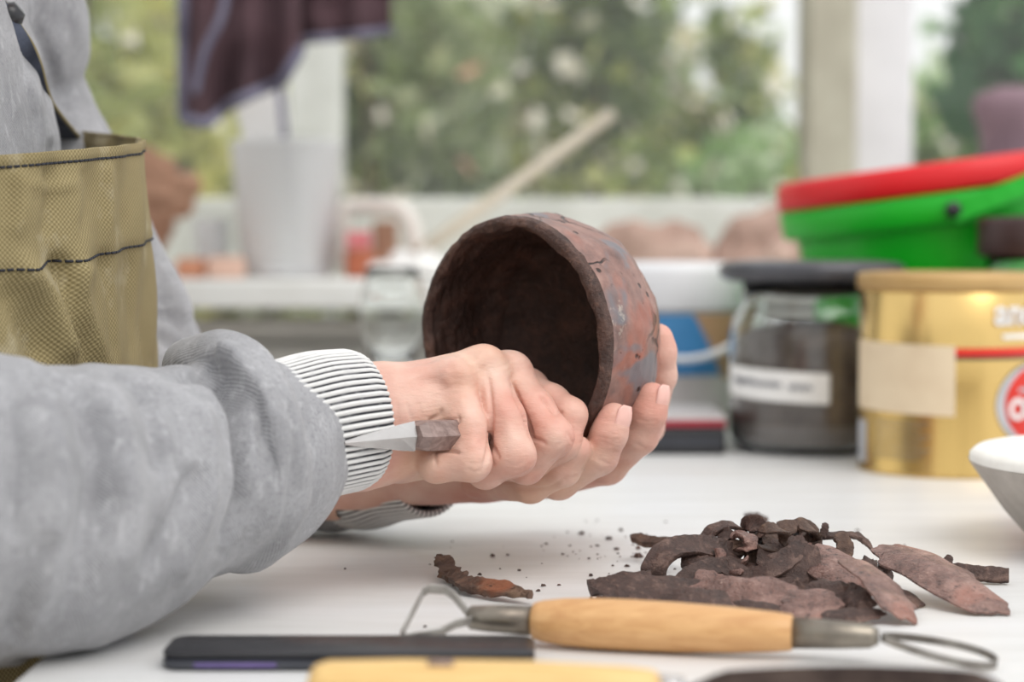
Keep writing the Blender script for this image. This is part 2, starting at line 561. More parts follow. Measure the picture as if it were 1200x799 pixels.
    M['tan'] = simple('tan_leather', srgb(190, 148, 122), srgb(142, 106, 86), 9, 0.8, bump=0.4)
    M['brick'] = simple('red_brick', srgb(186, 110, 82), srgb(156, 84, 60), 20, 0.9, bump=0.4)
    M['rag'] = simple('pinkish_rag', srgb(206, 178, 164), srgb(150, 120, 108), 7, 0.9, bump=0.5)
    M['jacket'] = simple('aubergine_cloth', srgb(86, 62, 68), srgb(62, 44, 50), 12, 0.9, bump=0.3)
    M['binding'] = simple('slate_binding', srgb(120, 118, 138), srgb(100, 98, 118), 20, 0.9)
    M['mauve'] = simple('mauve_glaze', srgb(150, 122, 132), srgb(116, 92, 102), 10, 0.6)
    M['bark'] = simple('bark', srgb(110, 92, 76), srgb(76, 62, 50), 20, 0.9)
    M['ph'] = simple('phone_glass', srgb(30, 31, 38), srgb(24, 25, 32), 10, 0.12)
    M['phcase'] = simple('phone_case', srgb(62, 64, 72), srgb(48, 50, 58), 20, 0.4)
    M['violet'] = simple('violet_reflection_tint', srgb(112, 92, 150), srgb(74, 66, 110), 30, 0.3)  # tint of the purple reflection on the black case
    M['pinkred'] = simple('pink_red_card', srgb(206, 110, 116), srgb(220, 150, 150), 18, 0.7)
    M['white_hose'] = simple('white_hose', srgb(238, 232, 226), srgb(228, 220, 214), 18, 0.5)
    # leaves
    def leaf(name, stops):
        t = NT(name)
        a = t.n('ShaderNodeAttribute', attribute_name='tone')
        c = t.ramp(a.outputs['Fac'], stops)
        t.set(c, 0.35)
        tr = t.n('ShaderNodeBsdfTranslucent'); t.l(c, tr.inputs[0])
        mx = t.n('ShaderNodeMixShader'); mx.inputs[0].default_value = 0.35
        t.l(t.b.outputs[0], mx.inputs[1]); t.l(tr.outputs[0], mx.inputs[2]); t.l(mx.outputs[0], t.out.inputs[0])
        return t.m
    M['leaf_yellow'] = leaf('yellow_green_leaves', [(0.0, srgb(160, 172, 104)), (0.35, srgb(214, 220, 142)), (0.6, srgb(240, 238, 168)), (0.8, srgb(250, 242, 150)), (1.0, srgb(255, 253, 240))])
    M['leaf_dark'] = leaf('dark_green_leaves', [(0.0, srgb(70, 82, 56)), (0.4, srgb(140, 158, 108)), (0.7, srgb(204, 216, 166)), (1.0, srgb(250, 252, 238))])
    M['leaf_mid'] = leaf('mid_green_leaves', [(0.0, srgb(94, 112, 72)), (0.4, srgb(162, 182, 114)), (0.7, srgb(218, 226, 134)), (0.85, srgb(248, 236, 132)), (1.0, srgb(255, 253, 244))])
    M['leaf_light'] = leaf('light_green_leaves', [(0.0, srgb(140, 176, 112)), (0.5, srgb(194, 224, 158)), (1.0, srgb(240, 250, 226))])
    M['leaf_deep'] = leaf('deep_green_leaves', [(0.0, srgb(34, 82, 46)), (0.5, srgb(66, 128, 72)), (0.85, srgb(130, 190, 116)), (1.0, srgb(214, 238, 188))])
    M['petal'] = simple('pale_glint', srgb(255, 252, 244), srgb(252, 236, 214), 10, 0.5)  # pale disc colours standing in for glints of light among the leaves
    M['glint_yellow'] = simple('yellow_glint', srgb(236, 234, 168), srgb(214, 220, 130), 10, 0.5)
    M['glint_pink'] = simple('salmon_glint', srgb(250, 190, 170), srgb(244, 170, 150), 10, 0.5)


make_materials()


# ------------------------------------------------------------------ implicit surfaces
class SDF:
    def __init__(self, lo, hi, h):
        self.lo = np.array(lo, dtype=np.float64); self.h = h
        self.n = np.ceil((np.array(hi) - self.lo) / h).astype(int) + 1
        self.ax = [(self.lo[i] + np.arange(self.n[i]) * h).astype(np.float32) for i in range(3)]
        self.d = np.full(tuple(self.n), 1.0, dtype=np.float32)

    def like(self):
        s = SDF.__new__(SDF); s.lo = self.lo; s.h = self.h; s.n = self.n; s.ax = self.ax
        s.d = np.full(tuple(self.n), 1.0, dtype=np.float32)
        return s

    def _blk(self, lo, hi):
        i0 = np.clip(np.floor((np.array(lo) - self.lo) / self.h).astype(int), 0, self.n)
        i1 = np.clip(np.ceil((np.array(hi) - self.lo) / self.h).astype(int) + 1, 0, self.n)
        sl = tuple(slice(a, b) for a, b in zip(i0, i1))
        X = self.ax[0][sl[0]][:, None, None]; Y = self.ax[1][sl[1]][None, :, None]; Z = self.ax[2][sl[2]][None, None, :]
        return sl, X, Y, Z

    @staticmethod
    def smin(a, b, k):
        if k <= 0: return np.minimum(a, b)
        h = np.maximum(k - np.abs(a - b), 0) / k
        return np.minimum(a, b) - h * h * (k * 0.25)

    def _cone(self, a, b, ra, rb, m):
        a = np.array(a); b = np.array(b); R = max(ra, rb) + m
        sl, X, Y, Z = self._blk(np.minimum(a, b) - R, np.maximum(a, b) + R)
        ba = b - a; L2 = max(float(ba @ ba), 1e-12)
        t = np.clip(((X - a[0]) * ba[0] + (Y - a[1]) * ba[1] + (Z - a[2]) * ba[2]) / L2, 0, 1)
        d = np.sqrt((X - a[0] - t * ba[0]) ** 2 + (Y - a[1] - t * ba[1]) ** 2 + (Z - a[2] - t * ba[2]) ** 2) - (ra + (rb - ra) * t)
        return sl, d.astype(np.float32)

    def cone(self, a, b, ra, rb, k=0.004):
        sl, d = self._cone(a, b, ra, rb, k + 0.004)
        if d.size: self.d[sl] = self.smin(self.d[sl], d, k)
        return self

    def groove(self, a, b, r, k=0.002):
        sl, d = self._cone(a, b, r, r, k + 0.002)
        if d.size: self.d[sl] = -self.smin(-self.d[sl], d, k)
        return self

    def chain(self, pts, rad, k=0.003):
        for i in range(len(pts) - 1): self.cone(pts[i], pts[i + 1], rad[i], rad[i + 1], k)
        return self

    def ell(self, c, r, R=None, k=0.004, sub=False):
        c = np.array(c); r = np.array(r); m = float(r.max()) + k + 0.006
        sl, X, Y, Z = self._blk(c - m, c + m)
        X = X - c[0]; Y = Y - c[1]; Z = Z - c[2]
        if R is not None:
            R = np.array(R.to_3x3().transposed())
            X, Y, Z = (R[0, 0] * X + R[0, 1] * Y + R[0, 2] * Z, R[1, 0] * X + R[1, 1] * Y + R[1, 2] * Z, R[2, 0] * X + R[2, 1] * Y + R[2, 2] * Z)
        k0 = np.sqrt((X / r[0]) ** 2 + (Y / r[1]) ** 2 + (Z / r[2]) ** 2)
        k1 = np.sqrt((X / r[0] ** 2) ** 2 + (Y / r[1] ** 2) ** 2 + (Z / r[2] ** 2) ** 2)
        d = (k0 * (k0 - 1) / np.maximum(k1, 1e-6)).astype(np.float32)
        if d.size:
            if sub: self.d[sl] = -self.smin(-self.d[sl], d, k)
            else: self.d[sl] = self.smin(self.d[sl], d, k)
        return self

    def join(self, o, k):
        self.d = self.smin(self.d, o.d, k)
        return self

    def mesh(self):
        D = self.d
        n = D.shape
        ins = D < 0
        c = np.zeros(tuple(x - 1 for x in n), dtype=np.uint8)
        for dx in (0, 1):
            for dy in (0, 1):
                for dz in (0, 1):
                    c += ins[dx:n[0] - 1 + dx, dy:n[1] - 1 + dy, dz:n[2] - 1 + dz]
        act = np.argwhere((c > 0) & (c < 8))
        idx = np.full(c.shape, -1, dtype=np.int32)
        idx[act[:, 0], act[:, 1], act[:, 2]] = np.arange(len(act))
        acc = np.zeros((len(act), 3)); cnt = np.zeros(len(act))
        corners = [(x, y, z) for x in (0, 1) for y in (0, 1) for z in (0, 1)]
        val = {q: D[act[:, 0] + q[0], act[:, 1] + q[1], act[:, 2] + q[2]].astype(np.float64) for q in corners}
        for q in corners:
            for a in range(3):
                if q[a] == 1: continue
                q2 = list(q); q2[a] = 1; q2 = tuple(q2)
                v0, v1 = val[q], val[q2]
                m = (v0 < 0) != (v1 < 0)
                t = np.where(m, v0 / np.where(m, v0 - v1, 1), 0)
                p = np.array(q, dtype=float)[None, :].repeat(len(act), 0)
                p[:, a] += t
                acc[m] += p[m]; cnt[m] += 1
        V = self.lo + (act + acc / cnt[:, None]) * self.h
        Q = []
        for a in range(3):
            b, e = (a + 1) % 3, (a + 2) % 3
            s0 = [slice(None)] * 3; s1 = [slice(None)] * 3
            s0[a] = slice(0, n[a] - 1); s1[a] = slice(1, n[a])
            for s in (s0, s1):
                s[b] = slice(1, n[b] - 1); s[e] = slice(1, n[e] - 1)
            A = ins[tuple(s0)]; B = ins[tuple(s1)]
            for fl, mm in ((False, A & ~B), (True, ~A & B)):
                w = np.argwhere(mm)
                if len(w) == 0: continue
                base = w.copy(); base[:, b] += 1; base[:, e] += 1
                def cell(db, de):
                    q = base.copy(); q[:, b] += db; q[:, e] += de
                    return idx[q[:, 0], q[:, 1], q[:, 2]]
                q4 = np.stack([cell(-1, -1), cell(0, -1), cell(0, 0), cell(-1, 0)], 1)
                Q.append(q4[:, ::-1] if fl else q4)
        return V, np.concatenate(Q)


def relax(V, Q, it=2, f=0.5):
    n = len(V)
    e = np.concatenate([Q[:, [0, 1]], Q[:, [1, 2]], Q[:, [2, 3]], Q[:, [3, 0]]])
    for k in range(it):
        for s in ((f, -f * 1.05) if it > 1 else (f,)):
            acc = np.zeros_like(V); cnt = np.zeros(n)
            for i, j in ((0, 1), (1, 0)):
                for ax in range(3): acc[:, ax] += np.bincount(e[:, i], V[e[:, j], ax], n)
                cnt += np.bincount(e[:, i], minlength=n)
            V = V + (acc / np.maximum(cnt, 1)[:, None] - V) * s
    return V


def wave_noise(V, freq, seed):
    r = np.random.default_rng(seed)
    out = np.zeros(len(V))
    for i in range(7):
        k = r.normal(size=3); k /= np.linalg.norm(k); k *= freq * r.uniform(0.6, 1.7)
        out += np.sin(V @ k + r.uniform(0, 6.28)) / 7 ** 0.5
    return out


def normals_of(V, Q):
    nrm = np.zeros_like(V)
    a = V[Q[:, 2]] - V[Q[:, 0]]; b = V[Q[:, 3]] - V[Q[:, 1]]
    f = np.cross(a, b)
    for k in range(4):
        for ax in range(3): nrm[:, ax] += np.bincount(Q[:, k], f[:, ax], len(V))
    return nrm / np.maximum(np.linalg.norm(nrm, axis=1), 1e-12)[:, None]


# ================================================================== SETTING
FLOOR_Z = -0.75


def struct(name, mb, mat, parent=None, smooth=False):
    o = mb.build(name, mat, parent, smooth)
    if parent is None: tag(o, kind='structure')
    return o


struct('floor', MB().box((0, 0.4, FLOOR_Z - 0.02), (4.0, 4.1, 0.04)), M['floor'])
struct('wall_left', MB().box((-1.95, 0.4, -0.33), (0.08, 4.1, 0.84)), M['wall'])
struct('wall_front', MB().box((0, -1.65, -0.33), (4.0, 0.08, 0.84)), M['wall'])
for nm, along, fix in (('window_2', 'y', -1.95), ('window_3', 'x', -1.65)):
    w_ = empty(nm, (fix if along == 'y' else 0, 0.4 if along == 'y' else fix, 0.09), kind='structure')
    def at(u, z): return (fix, u, z) if along == 'y' else (u, fix, z)
    def sz(lu, th, lz): return (th, lu, lz) if along == 'y' else (lu, th, lz)
    us = [-1.6, -0.3, 1.0, 2.35] if along == 'y' else [-1.9, -0.65, 0.6, 1.9]
    for u in us: struct('post', MB().box(at(u, 0.8), sz(0.09, 0.08, 1.42), bev=0.005), M['frame'], w_)
    struct('top_rail', MB().box(at((us[0] + us[-1]) / 2, 1.54), sz(us[-1] - us[0] + 0.09, 0.08, 0.06), bev=0.005), M['frame'], w_)
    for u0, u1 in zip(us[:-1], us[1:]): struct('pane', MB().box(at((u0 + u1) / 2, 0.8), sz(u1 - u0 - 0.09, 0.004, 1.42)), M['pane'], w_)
wb_ = struct('wall_back', MB().box((0, 2.38, -0.36), (4.0, 0.10, 0.80)), M['board'])
# boards under the sill, each proud of the wall with a dark joint between
bz = [(0.064, 0.040), (0.033, -0.045), (-0.051, -0.135), (-0.141, -0.225), (-0.231, -0.315)]
for z1, z0 in bz:
    struct('board', MB().box((0, 2.30, (z0 + z1) / 2), (3.6, 0.05, z1 - z0), bev=0.003), M['board'], wb_)
sill = struct('trim_1', MB().box((0, 2.255, 0.0965), (3.8, 0.31, 0.031), bev=0.004), M['sill'])
sill['label'] = 'white painted window sill board carrying pots and rags'

WY = 2.42
win = empty('window_1', (0, WY, 0.112), kind='structure')
win['label'] = 'white painted window looking on to the garden'


def wx(px, d=WY): return (px - 600) / F * d


struct('bottom_rail', MB().box((0, WY, 0.158), (3.7, 0.06, 0.092), bev=0.006), M['frame'], win)
struct('post', MB().box(((wx(343) + wx(404)) / 2, WY - 0.005, 0.83), (wx(404) - wx(343), 0.07, 1.25), bev=0.006), M['frame'], win)
struct('post', MB().box(((wx(935) + wx(992)) / 2, WY - 0.02, 0.83), (wx(992) - wx(935), 0.09, 1.25), bev=0.008), M['frame_beige'], win)
struct('post', MB().box(((wx(992) + wx(1062)) / 2, WY, 0.83), (wx(1062) - wx(992), 0.07, 1.25), bev=0.006), M['frame_white'], win)
struct('top_rail', MB().box((0, WY, 1.48), (3.7, 0.06, 0.09), bev=0.006), M['frame'], win)
for a, b in ((-1.8, wx(343)), (wx(404), wx(935)), (wx(1062), 1.8)):
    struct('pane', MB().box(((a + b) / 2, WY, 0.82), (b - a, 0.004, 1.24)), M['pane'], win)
struct('ground', MB().box((0, 7.5, FLOOR_Z - 0.06), (14, 10.1, 0.08)), M['ground'])


# ================================================================== GARDEN
def shrub(name, label, mat, px, py, d, rx, rz, n, size, seed, ry=None, glints=0, pink=0, trunk=True, cat='shrub', shell=0.35):
    r = np.random.default_rng(seed)
    c = P(px, py, d)
    root = empty(name, (c.x, c.y, FLOOR_Z - 0.02), label, cat, 'shrubs outside the window')
    ry = ry or rx * 0.8
    def cloud(n, size, mat, nm, round_=0.42):
        # clumpy points inside an ellipsoid
        k = 16
        cl = r.normal(size=(k, 3)); cl /= np.linalg.norm(cl, axis=1)[:, None]; cl *= r.uniform(0.35, 0.95, (k, 1))
        w = r.integers(0, k, n)
        p = cl[w] + r.normal(size=(n, 3)) * 0.24
        if round_ > 0.5:        # pale discs added as blurred glints, on the bush's window side
            p = r.normal(size=(n, 3)); p[:, 1] = -np.abs(p[:, 1]) - 0.2
            p /= np.linalg.norm(p, axis=1)[:, None]; p *= r.uniform(1.0, 1.25, (n, 1))
        ctr = np.array([c.x, c.y, c.z]) + p * np.array([rx, ry, rz])
        ctr[:, 2] = np.maximum(ctr[:, 2], FLOOR_Z + 0.08)
        a = r.normal(size=(n, 3)); a /= np.linalg.norm(a, axis=1)[:, None]
        b = np.cross(a, r.normal(size=(n, 3))); b /= np.linalg.norm(b, axis=1)[:, None]
        nn = np.cross(a, b)
        s = size * r.uniform(0.6, 1.4, (n, 1))
        V = np.stack([ctr - a * s, ctr - b * s * round_ + nn * s * 0.12, ctr + a * s, ctr + b * s * round_ + nn * s * 0.12], 1).reshape(-1, 3)
        Q = np.arange(n * 4).reshape(-1, 4)
        T = np.concatenate([Q[:, [0, 1, 2]], Q[:, [0, 2, 3]]])
        me = fast_mesh(nm, V, None, T)
        at = me.attributes.new('tone', 'FLOAT', 'POINT')
        tn = np.clip(r.beta(1.8, 2.4, n) + 0.34 * np.sin(w * 2.1 + seed), 0, 1)
        at.data.foreach_set('value', np.repeat(tn, 4).astype(np.float32))
        o = link(nm, me, mat, root, smooth=False)
        tag(o, kind='stuff')
    cloud(n, size, M[mat], 'foliage')
    if glints:
        cloud(glints // 4, 0.027, M['petal'], 'glint_disc', 0.9)  # discs added for out-of-focus highlights in the foliage
        cloud(glints // 14, 0.026, M['glint_yellow'], 'yellow_glint_disc', 0.9)
    if pink: cloud(pink, 0.032, M['glint_pink'], 'pink_glint_disc', 0.9)
    mb = MB()
    for k in range(5):
        a = k * 1.26 + seed
        e = Vector((c.x + math.cos(a) * rx * 0.6, c.y + math.sin(a) * ry * 0.6, c.z + rz * 0.3))
        s0 = Vector((c.x + math.cos(a) * 0.04, c.y + math.sin(a) * 0.04, FLOOR_Z - 0.02))
        mb.tube(spline([s0, s0.lerp(e, 0.45) + Vector((0, 0, 0.1)), e], 8), [0.022 - 0.0017 * i for i in range(9)], 6)
    mb.build('stem', M['bark'], root)
    return root


shrub('golden_shrub', 'yellow-green leafy shrub outside the window behind the apron bib', 'leaf_yellow', 120, 70, 3.5, 0.34, 0.50, 1500, 0.046, 11, glints=200)
shrub('olive_shrub', 'olive-green shrub outside between the hanging jacket and the white post', 'leaf_mid', 270, 190, 4.6, 0.30, 0.50, 1600, 0.04, 12, glints=120)
shrub('grey_green_shrub', 'dark grey-green shrub with white and salmon discs added as glints outside right of the white post', 'leaf_dark', 470, 140, 4.0, 0.24, 0.56, 2000, 0.038, 13, glints=260, pink=9)
shrub('mixed_shrub', 'green and yellow shrub outside behind the leaning stick', 'leaf_mid', 665, 120, 4.5, 0.26, 0.48, 1900, 0.04, 14, glints=420)
shrub('grey_shrub', 'pale olive shrub outside just left of the beige post', 'leaf_mid', 815, 170, 4.9, 0.20, 0.30, 1300, 0.042, 15, glints=160)
shrub('low_shrub', 'low light-green shrub outside at the foot of the beige post', 'leaf_light', 880, 238, 3.5, 0.15, 0.10, 900, 0.034, 16, glints=60)
shrub('deep_green_shrub', 'deep green large-leaved shrub outside above the red bucket lid', 'leaf_deep', 1215, 40, 3.2, 0.15, 0.26, 700, 0.06, 17)
shrub('pale_green_shrub', 'light-green shrub outside right of the white post', 'leaf_light', 1105, 170, 4.0, 0.14, 0.16, 700, 0.045, 18, glints=90)
shrub('dark_hedge', 'dense dark hedge at the back of the garden', 'leaf_dark', 520, 170, 6.4, 0.80, 0.60, 3600, 0.07, 19, ry=0.35, glints=260)


# ================================================================== TABLE
TX0, TX1, TY0, TY1 = -0.175, 1.25, 0.42, 1.76
tb = empty('worktable', ((TX0 + TX1) / 2, (TY0 + TY1) / 2, FLOOR_Z), 'white painted worktable strewn with dark clay crumbs', 'table')
MB().box(((TX0 + TX1) / 2, (TY0 + TY1) / 2, -0.0045), (TX1 - TX0, TY1 - TY0, 0.009), bev=0.002).build('tabletop', M['table'], tb, False)
MB().box(((TX0 + TX1) / 2, (TY0 + TY1) / 2, -0.025), (TX1 - TX0 - 0.004, TY1 - TY0 - 0.004, 0.032)).build('apron_board', M['table_side'], tb, False)
for x in (TX0 + 0.08, TX1 - 0.08):
    for y in (TY0 + 0.08, TY1 - 0.08):
        MB().box((x, y, (FLOOR_Z - 0.041) / 2), (0.06, 0.06, -0.041 - FLOOR_Z), bev=0.004).build('leg', M['table_side'], tb, False)

# ================================================================== CLAY BOWL
ax_x, ax_u, ax_d = 0.675 * 0.99, 0.675 * 0.13, 0.738
fwd = Vector((0, _c, -_s)); upv = Vector((0, _s, _c)); rt = Vector((1, 0, 0))
BA = (rt * ax_x + upv * ax_u + fwd * ax_d).normalized()
BE1 = (Vector((0, 0, 1)).cross(BA)).normalized() * -1     # towards the right rim, nearer the camera
BE2 = BA.cross(BE1).normalized()
if BE2.z < 0: BE2 = -BE2
BC = P(597, 401, 0.945)


def make_bowl():
    outer = [(0.0566, 0.0), (0.0590, 0.0012), (0.0600, 0.0045), (0.0602, 0.012), (0.0602, 0.018), (0.0600, 0.025), (0.0593, 0.032), (0.0578, 0.039), (0.0552, 0.046),
             (0.0508, 0.053), (0.0455, 0.059), (0.0390, 0.0632), (0.031, 0.0652), (0.018, 0.066), (0.0, 0.066)]
    inner = [(0.0546, 0.0006), (0.0533, 0.003), (0.0524, 0.008), (0.0516, 0.016), (0.0508, 0.024), (0.049, 0.034), (0.0445, 0.044), (0.036, 0.051), (0.022, 0.055), (0.0, 0.056)]
    prof = list(reversed(outer)) + inner          # base, up the wall, rim, down inside
    nrim0 = len(outer) - 3; nrim1 = len(outer) + 1
    # resample
    seg = 168
    pts = [Vector((r, z, 0)) for r, z in prof]
    fine = []
    for i in range(len(pts) - 1):
        k = 5 if i not in range(nrim0, nrim1) else 3
        for j in range(k): fine.append((pts[i].lerp(pts[i + 1], j / k), i))
    fine.append((pts[-1], len(pts) - 2))
    rows = []
    for p, i in fine:
        inside = i >= nrim1 - 1
        rim = nrim0 <= i < nrim1
        ring = []
        for s in range(seg):
            a = 2 * math.pi * s / seg
            r, z = max(p.x, 1e-4), p.y
            q = Vector((math.cos(a) * r, math.sin(a) * r, z))
            if not inside:
                # hand-cut facets on the outside wall
                nf = 9; ph = ((a + 0.35 + 0.25 * math.sin(z * 60)) % (2 * math.pi / nf)) - math.pi / nf
                fac = (math.cos(math.pi / nf) / math.cos(ph))
                w = min(1, max(0, (z - 0.004) / 0.02)) * min(1, r / 0.03)
                r2 = r * (1 + (fac - 0.985) * 0.45 * w)
                nz = noise.noise(Vector((math.cos(a) * 2.2, math.sin(a) * 2.2, z * 30)))
                r2 += 0.0012 * nz + 0.0004 * noise.noise(q * 260)
                q = Vector((math.cos(a) * r2, math.sin(a) * r2, z + (0.0012 * noise.noise(Vector((math.cos(a) * 2, math.sin(a) * 2, 5))))))
            else:
                nz = noise.noise(Vector((math.cos(a) * 3, math.sin(a) * 3, z * 60 + 9)))
                r2 = r + 0.0022 * nz + 0.0012 * noise.noise(Vector((q.x * 140, q.y * 140, q.z * 420)))
                q = Vector((math.cos(a) * r2, math.sin(a) * r2, z))
            if rim:
                q += Vector((math.cos(a), math.sin(a), 0)) * (0.0005 * noise.noise(Vector((math.cos(a) * 9, math.sin(a) * 9, 2)))) + Vector((0, 0, 0.0006 * noise.noise(Vector((math.cos(a) * 14, math.sin(a) * 14, r * 200)))))
            ring.append(BC + BE1 * q.x + BE2 * q.y + BA * q.z)
        rows.append(ring)
    mb = MB().grid(rows, close_u=True)
    root = empty('clay_bowl', BC, 'dark brown mottled clay bowl tilted in the left hand', 'bowl')
    n = len(rows)
    V = mb.V
    # split in three parts: outer wall, rim, inner wall
    io = [k for k, (p, i) in enumerate(fine) if i < nrim0]
    ir = [k for k, (p, i) in enumerate(fine) if nrim0 - 1 < i < nrim1]
    ii = [k for k, (p, i) in enumerate(fine) if i >= nrim1]
    for nm, a, b, mat in (('outer_wall', 0, ir[0], 'clay_out'), ('rim', ir[0], ii[0], 'clay_rim'), ('inner_wall', ii[0], n - 1, 'clay_in')):
        g = MB().grid(rows[a:b + 1], close_u=True)
        o = g.build(nm, M[mat], root)
    return root


bowl = make_bowl()

# ================================================================== JARS, TIN, BUCKET BEHIND
# --- storage jar of grey powder
jc = P(950, 500, 1.468); jx, jy = jc.x, jc.y
jar = empty('storage_jar', (jx, jy, 0), 'glass jar of grey-brown powder with a wide charcoal lid and white label', 'jar')
out = [(0.0, 0.0005), (0.050, 0.0005), (0.0565, 0.004), (0.0595, 0.012), (0.0600, 0.04), (0.0600, 0.085), (0.0580, 0.096), (0.0530, 0.104), (0.0505, 0.109), (0.0505, 0.124)]
inn = [(0.0480, 0.124), (0.0480, 0.109), (0.0505, 0.103), (0.0555, 0.094), (0.0572, 0.085), (0.0572, 0.04), (0.0565, 0.012), (0.053, 0.007), (0.048, 0.005), (0.0, 0.005)]
MB().lathe(out + inn, (jx, jy, 0), 64).build('glass_body', M['glass'], jar)
pw = [(0.0, 0.0055), (0.047, 0.0055), (0.0525, 0.0078), (0.0560, 0.0125), (0.0568, 0.022), (0.0568, 0.0221), (0.0568, 0.074), (0.054, 0.083), (0.042, 0.090), (0.02, 0.094), (0, 0.095)]
MB().lathe(pw[:5], (jx, jy, 0), 48).build('powder', M['powder_light'], jar)
MB().lathe(pw[4:], (jx, jy, 0), 48).build('powder', M['powder'], jar)
lidp = [(0.0, 0.1242), (0.060, 0.1242), (0.0665, 0.127), (0.0680, 0.131), (0.0675, 0.1355), (0.062, 0.1385), (0.05, 0.1395), (0.03, 0.1395), (0, 0.1395)]
MB().lathe(lidp, (jx, jy, 0), 64).build('lid', M['grey_lid'], jar)
# curved label


def wrap_patch(cx, cy, r, a0, a1, z0, z1, th=0.0006, n=16, slope=0.0):
    """curved sheet on a vertical cylinder; angles in degrees, 0 = facing the camera, positive to the right"""
    rows = []
    for rr in (r, r + th):
        for z in (z0, z1):
            pass
    def pt(t, z, rr):
        a = math.radians(lerp(a0, a1, t)) - math.pi / 2
        return Vector((cx + rr * math.cos(a), cy + rr * math.sin(a), z + slope * (t - 0.5)))
    loop = [(z0, r), (z0, r + th), (z1, r + th), (z1, r)]
    for i in range(n + 1):
        rows.append([pt(i / n, z, rr) for z, rr in loop])
    return MB().grid(rows, close_u=True, cap0=True, cap1=True)


lb = wrap_patch(jx, jy, 0.0602, -84, 4, 0.040, 0.062, slope=-0.004).build('label', M['white_label'], jar, False)
lb['label'] = 'white paper label with faded handwriting'
mb = MB()
r = random.Random(3)
pen = []
for k in range(54):
    t = k / 53
    if 0.68 < t < 0.74: 
        if pen: mb.tube(pen, 0.0008, 5); pen = []
        continue
    a = math.radians(lerp(-72, -8, t)) - math.pi / 2
    z = 0.0518 - 0.004 * (t - 0.45) * 0.9 + 0.0022 * math.sin(k * 1.9) + r.uniform(-0.001, 0.001)
    pen.append(Vector((jx + 0.0611 * math.cos(a), jy + 0.0611 * math.sin(a), z)))
mb.tube(pen, 0.0008, 5)
mb.build('handwriting', M['ink'], lb)

# --- gold tin
tc = P(1112, 500, 1.345); tx, ty = tc.x, tc.y
tin = empty('gold_tin', (tx, ty, 0), 'gold metal tin with a gold plastic lid, cream paper label and red roundel', 'tin')
R_ = 0.0600
MB().lathe([(0, 0.001), (R_ - 0.003, 0.001), (R_ + 0.0006, 0.0), (R_ + 0.0008, 0.002), (R_, 0.0035), (R_, 0.06), (R_, 0.1205), (R_ - 0.001, 0.1215), (0, 0.1215)], (tx, ty, 0), 96).build('body', M['gold'], tin)
MB().lathe([(0, 0.1216), (R_ + 0.001, 0.1216), (R_ + 0.0022, 0.1225), (R_ + 0.0022, 0.130), (R_ + 0.0008, 0.1325), (R_ - 0.004, 0.133), (R_ - 0.006, 0.1318), (0, 0.1315)], (tx, ty, 0), 96).build('lid', M['gold_lid'], tin)
o = wrap_patch(tx, ty, R_ + 0.0003, -92, -9, 0.0415, 0.0870, slope=-0.002).build('paper_label', M['paper'], tin, False)
o['label'] = 'blank cream paper label'
o = wrap_patch(tx, ty, R_ + 0.0003, -10, 88, 0.0795, 0.0848, 0.0003, 20).build('red_band', M['red_print'], tin, False)
wrap_patch(tx, ty, R_ + 0.0003, -10, 88, 0.0772, 0.0795, 0.0003, 20).build('black_band', M['black_print'], tin, False)


def wrap_oval(cx, cy, r, ac, half_a, zc, half_z, name, mat, parent):
    rows = []
    for k in range(9):
        f = k / 8
        rows.append([(lambda a, z: Vector((cx + r * math.cos(a), cy + r * math.sin(a), z)))(math.radians(ac + half_a * f * math.cos(t)) - math.pi / 2, zc + half_z * f * math.sin(t)) for t in [2 * math.pi * i / 48 for i in range(48)]])
    return MB().grid(rows, close_u=True).build(name, mat, parent)


wrap_oval(tx, ty, R_ + 0.0004, 48, 31, 0.0475, 0.0275, 'black_ring', M['black_print'], tin)
wrap_oval(tx, ty, R_ + 0.0006, 47, 30, 0.0475, 0.0262, 'silver_ring', M['silver_print'], tin)
rd = wrap_oval(tx, ty, R_ + 0.0008, 50, 27, 0.0475, 0.0250, 'red_roundel', M['red_print'], tin)


def wrap_text(txt, size, cx, cy, r, a_start, z, name, mat, parent, bold=0.0):
    cu = bpy.data.curves.new(name, 'FONT'); cu.body = txt; cu.size = size; cu.offset = bold
    to = bpy.data.objects.new('tmp_text', cu); col.objects.link(to)
    dg = bpy.context.evaluated_depsgraph_get()
    me = bpy.data.meshes.new_from_object(to.evaluated_get(dg))
    bpy.data.objects.remove(to); bpy.data.curves.remove(cu)
    bm = bmesh.new(); bm.from_mesh(me)
    bmesh.ops.triangulate(bm, faces=bm.faces[:])
    bmesh.ops.subdivide_edges(bm, edges=[e for e in bm.edges if e.calc_length() > size * 0.25], cuts=2)
    for v in bm.verts:
        a = math.radians(a_start) + v.co.x / r - math.pi / 2
        v.co = Vector((cx + r * math.cos(a), cy + r * math.sin(a), z + v.co.y))
    bm.to_mesh(me); bm.free()
    me.name = name; me.materials.clear()
    return link(name, me, mat, parent, smooth=False)


wrap_text('and', 0.024, tx, ty, R_ + 0.0012, 15, 0.1000, 'lettering', M['white_print'], tin, 0.0006)
wrap_patch(tx, ty, R_ + 0.0003, 21, 84, 0.0905, 0.0935, 0.0003, 16).build('small_print', M['white_print'], tin, False)
wrap_text('OR', 0.0185, tx, ty, R_ + 0.0018, 25.5, 0.0385, 'lettering', M['white_print'], rd, 0.0008)
wrap_patch(tx, ty, R_ + 0.0009, 34, 68, 0.0558, 0.0582, 0.0002, 10).build('small_print', M['silver_print'], rd, False)
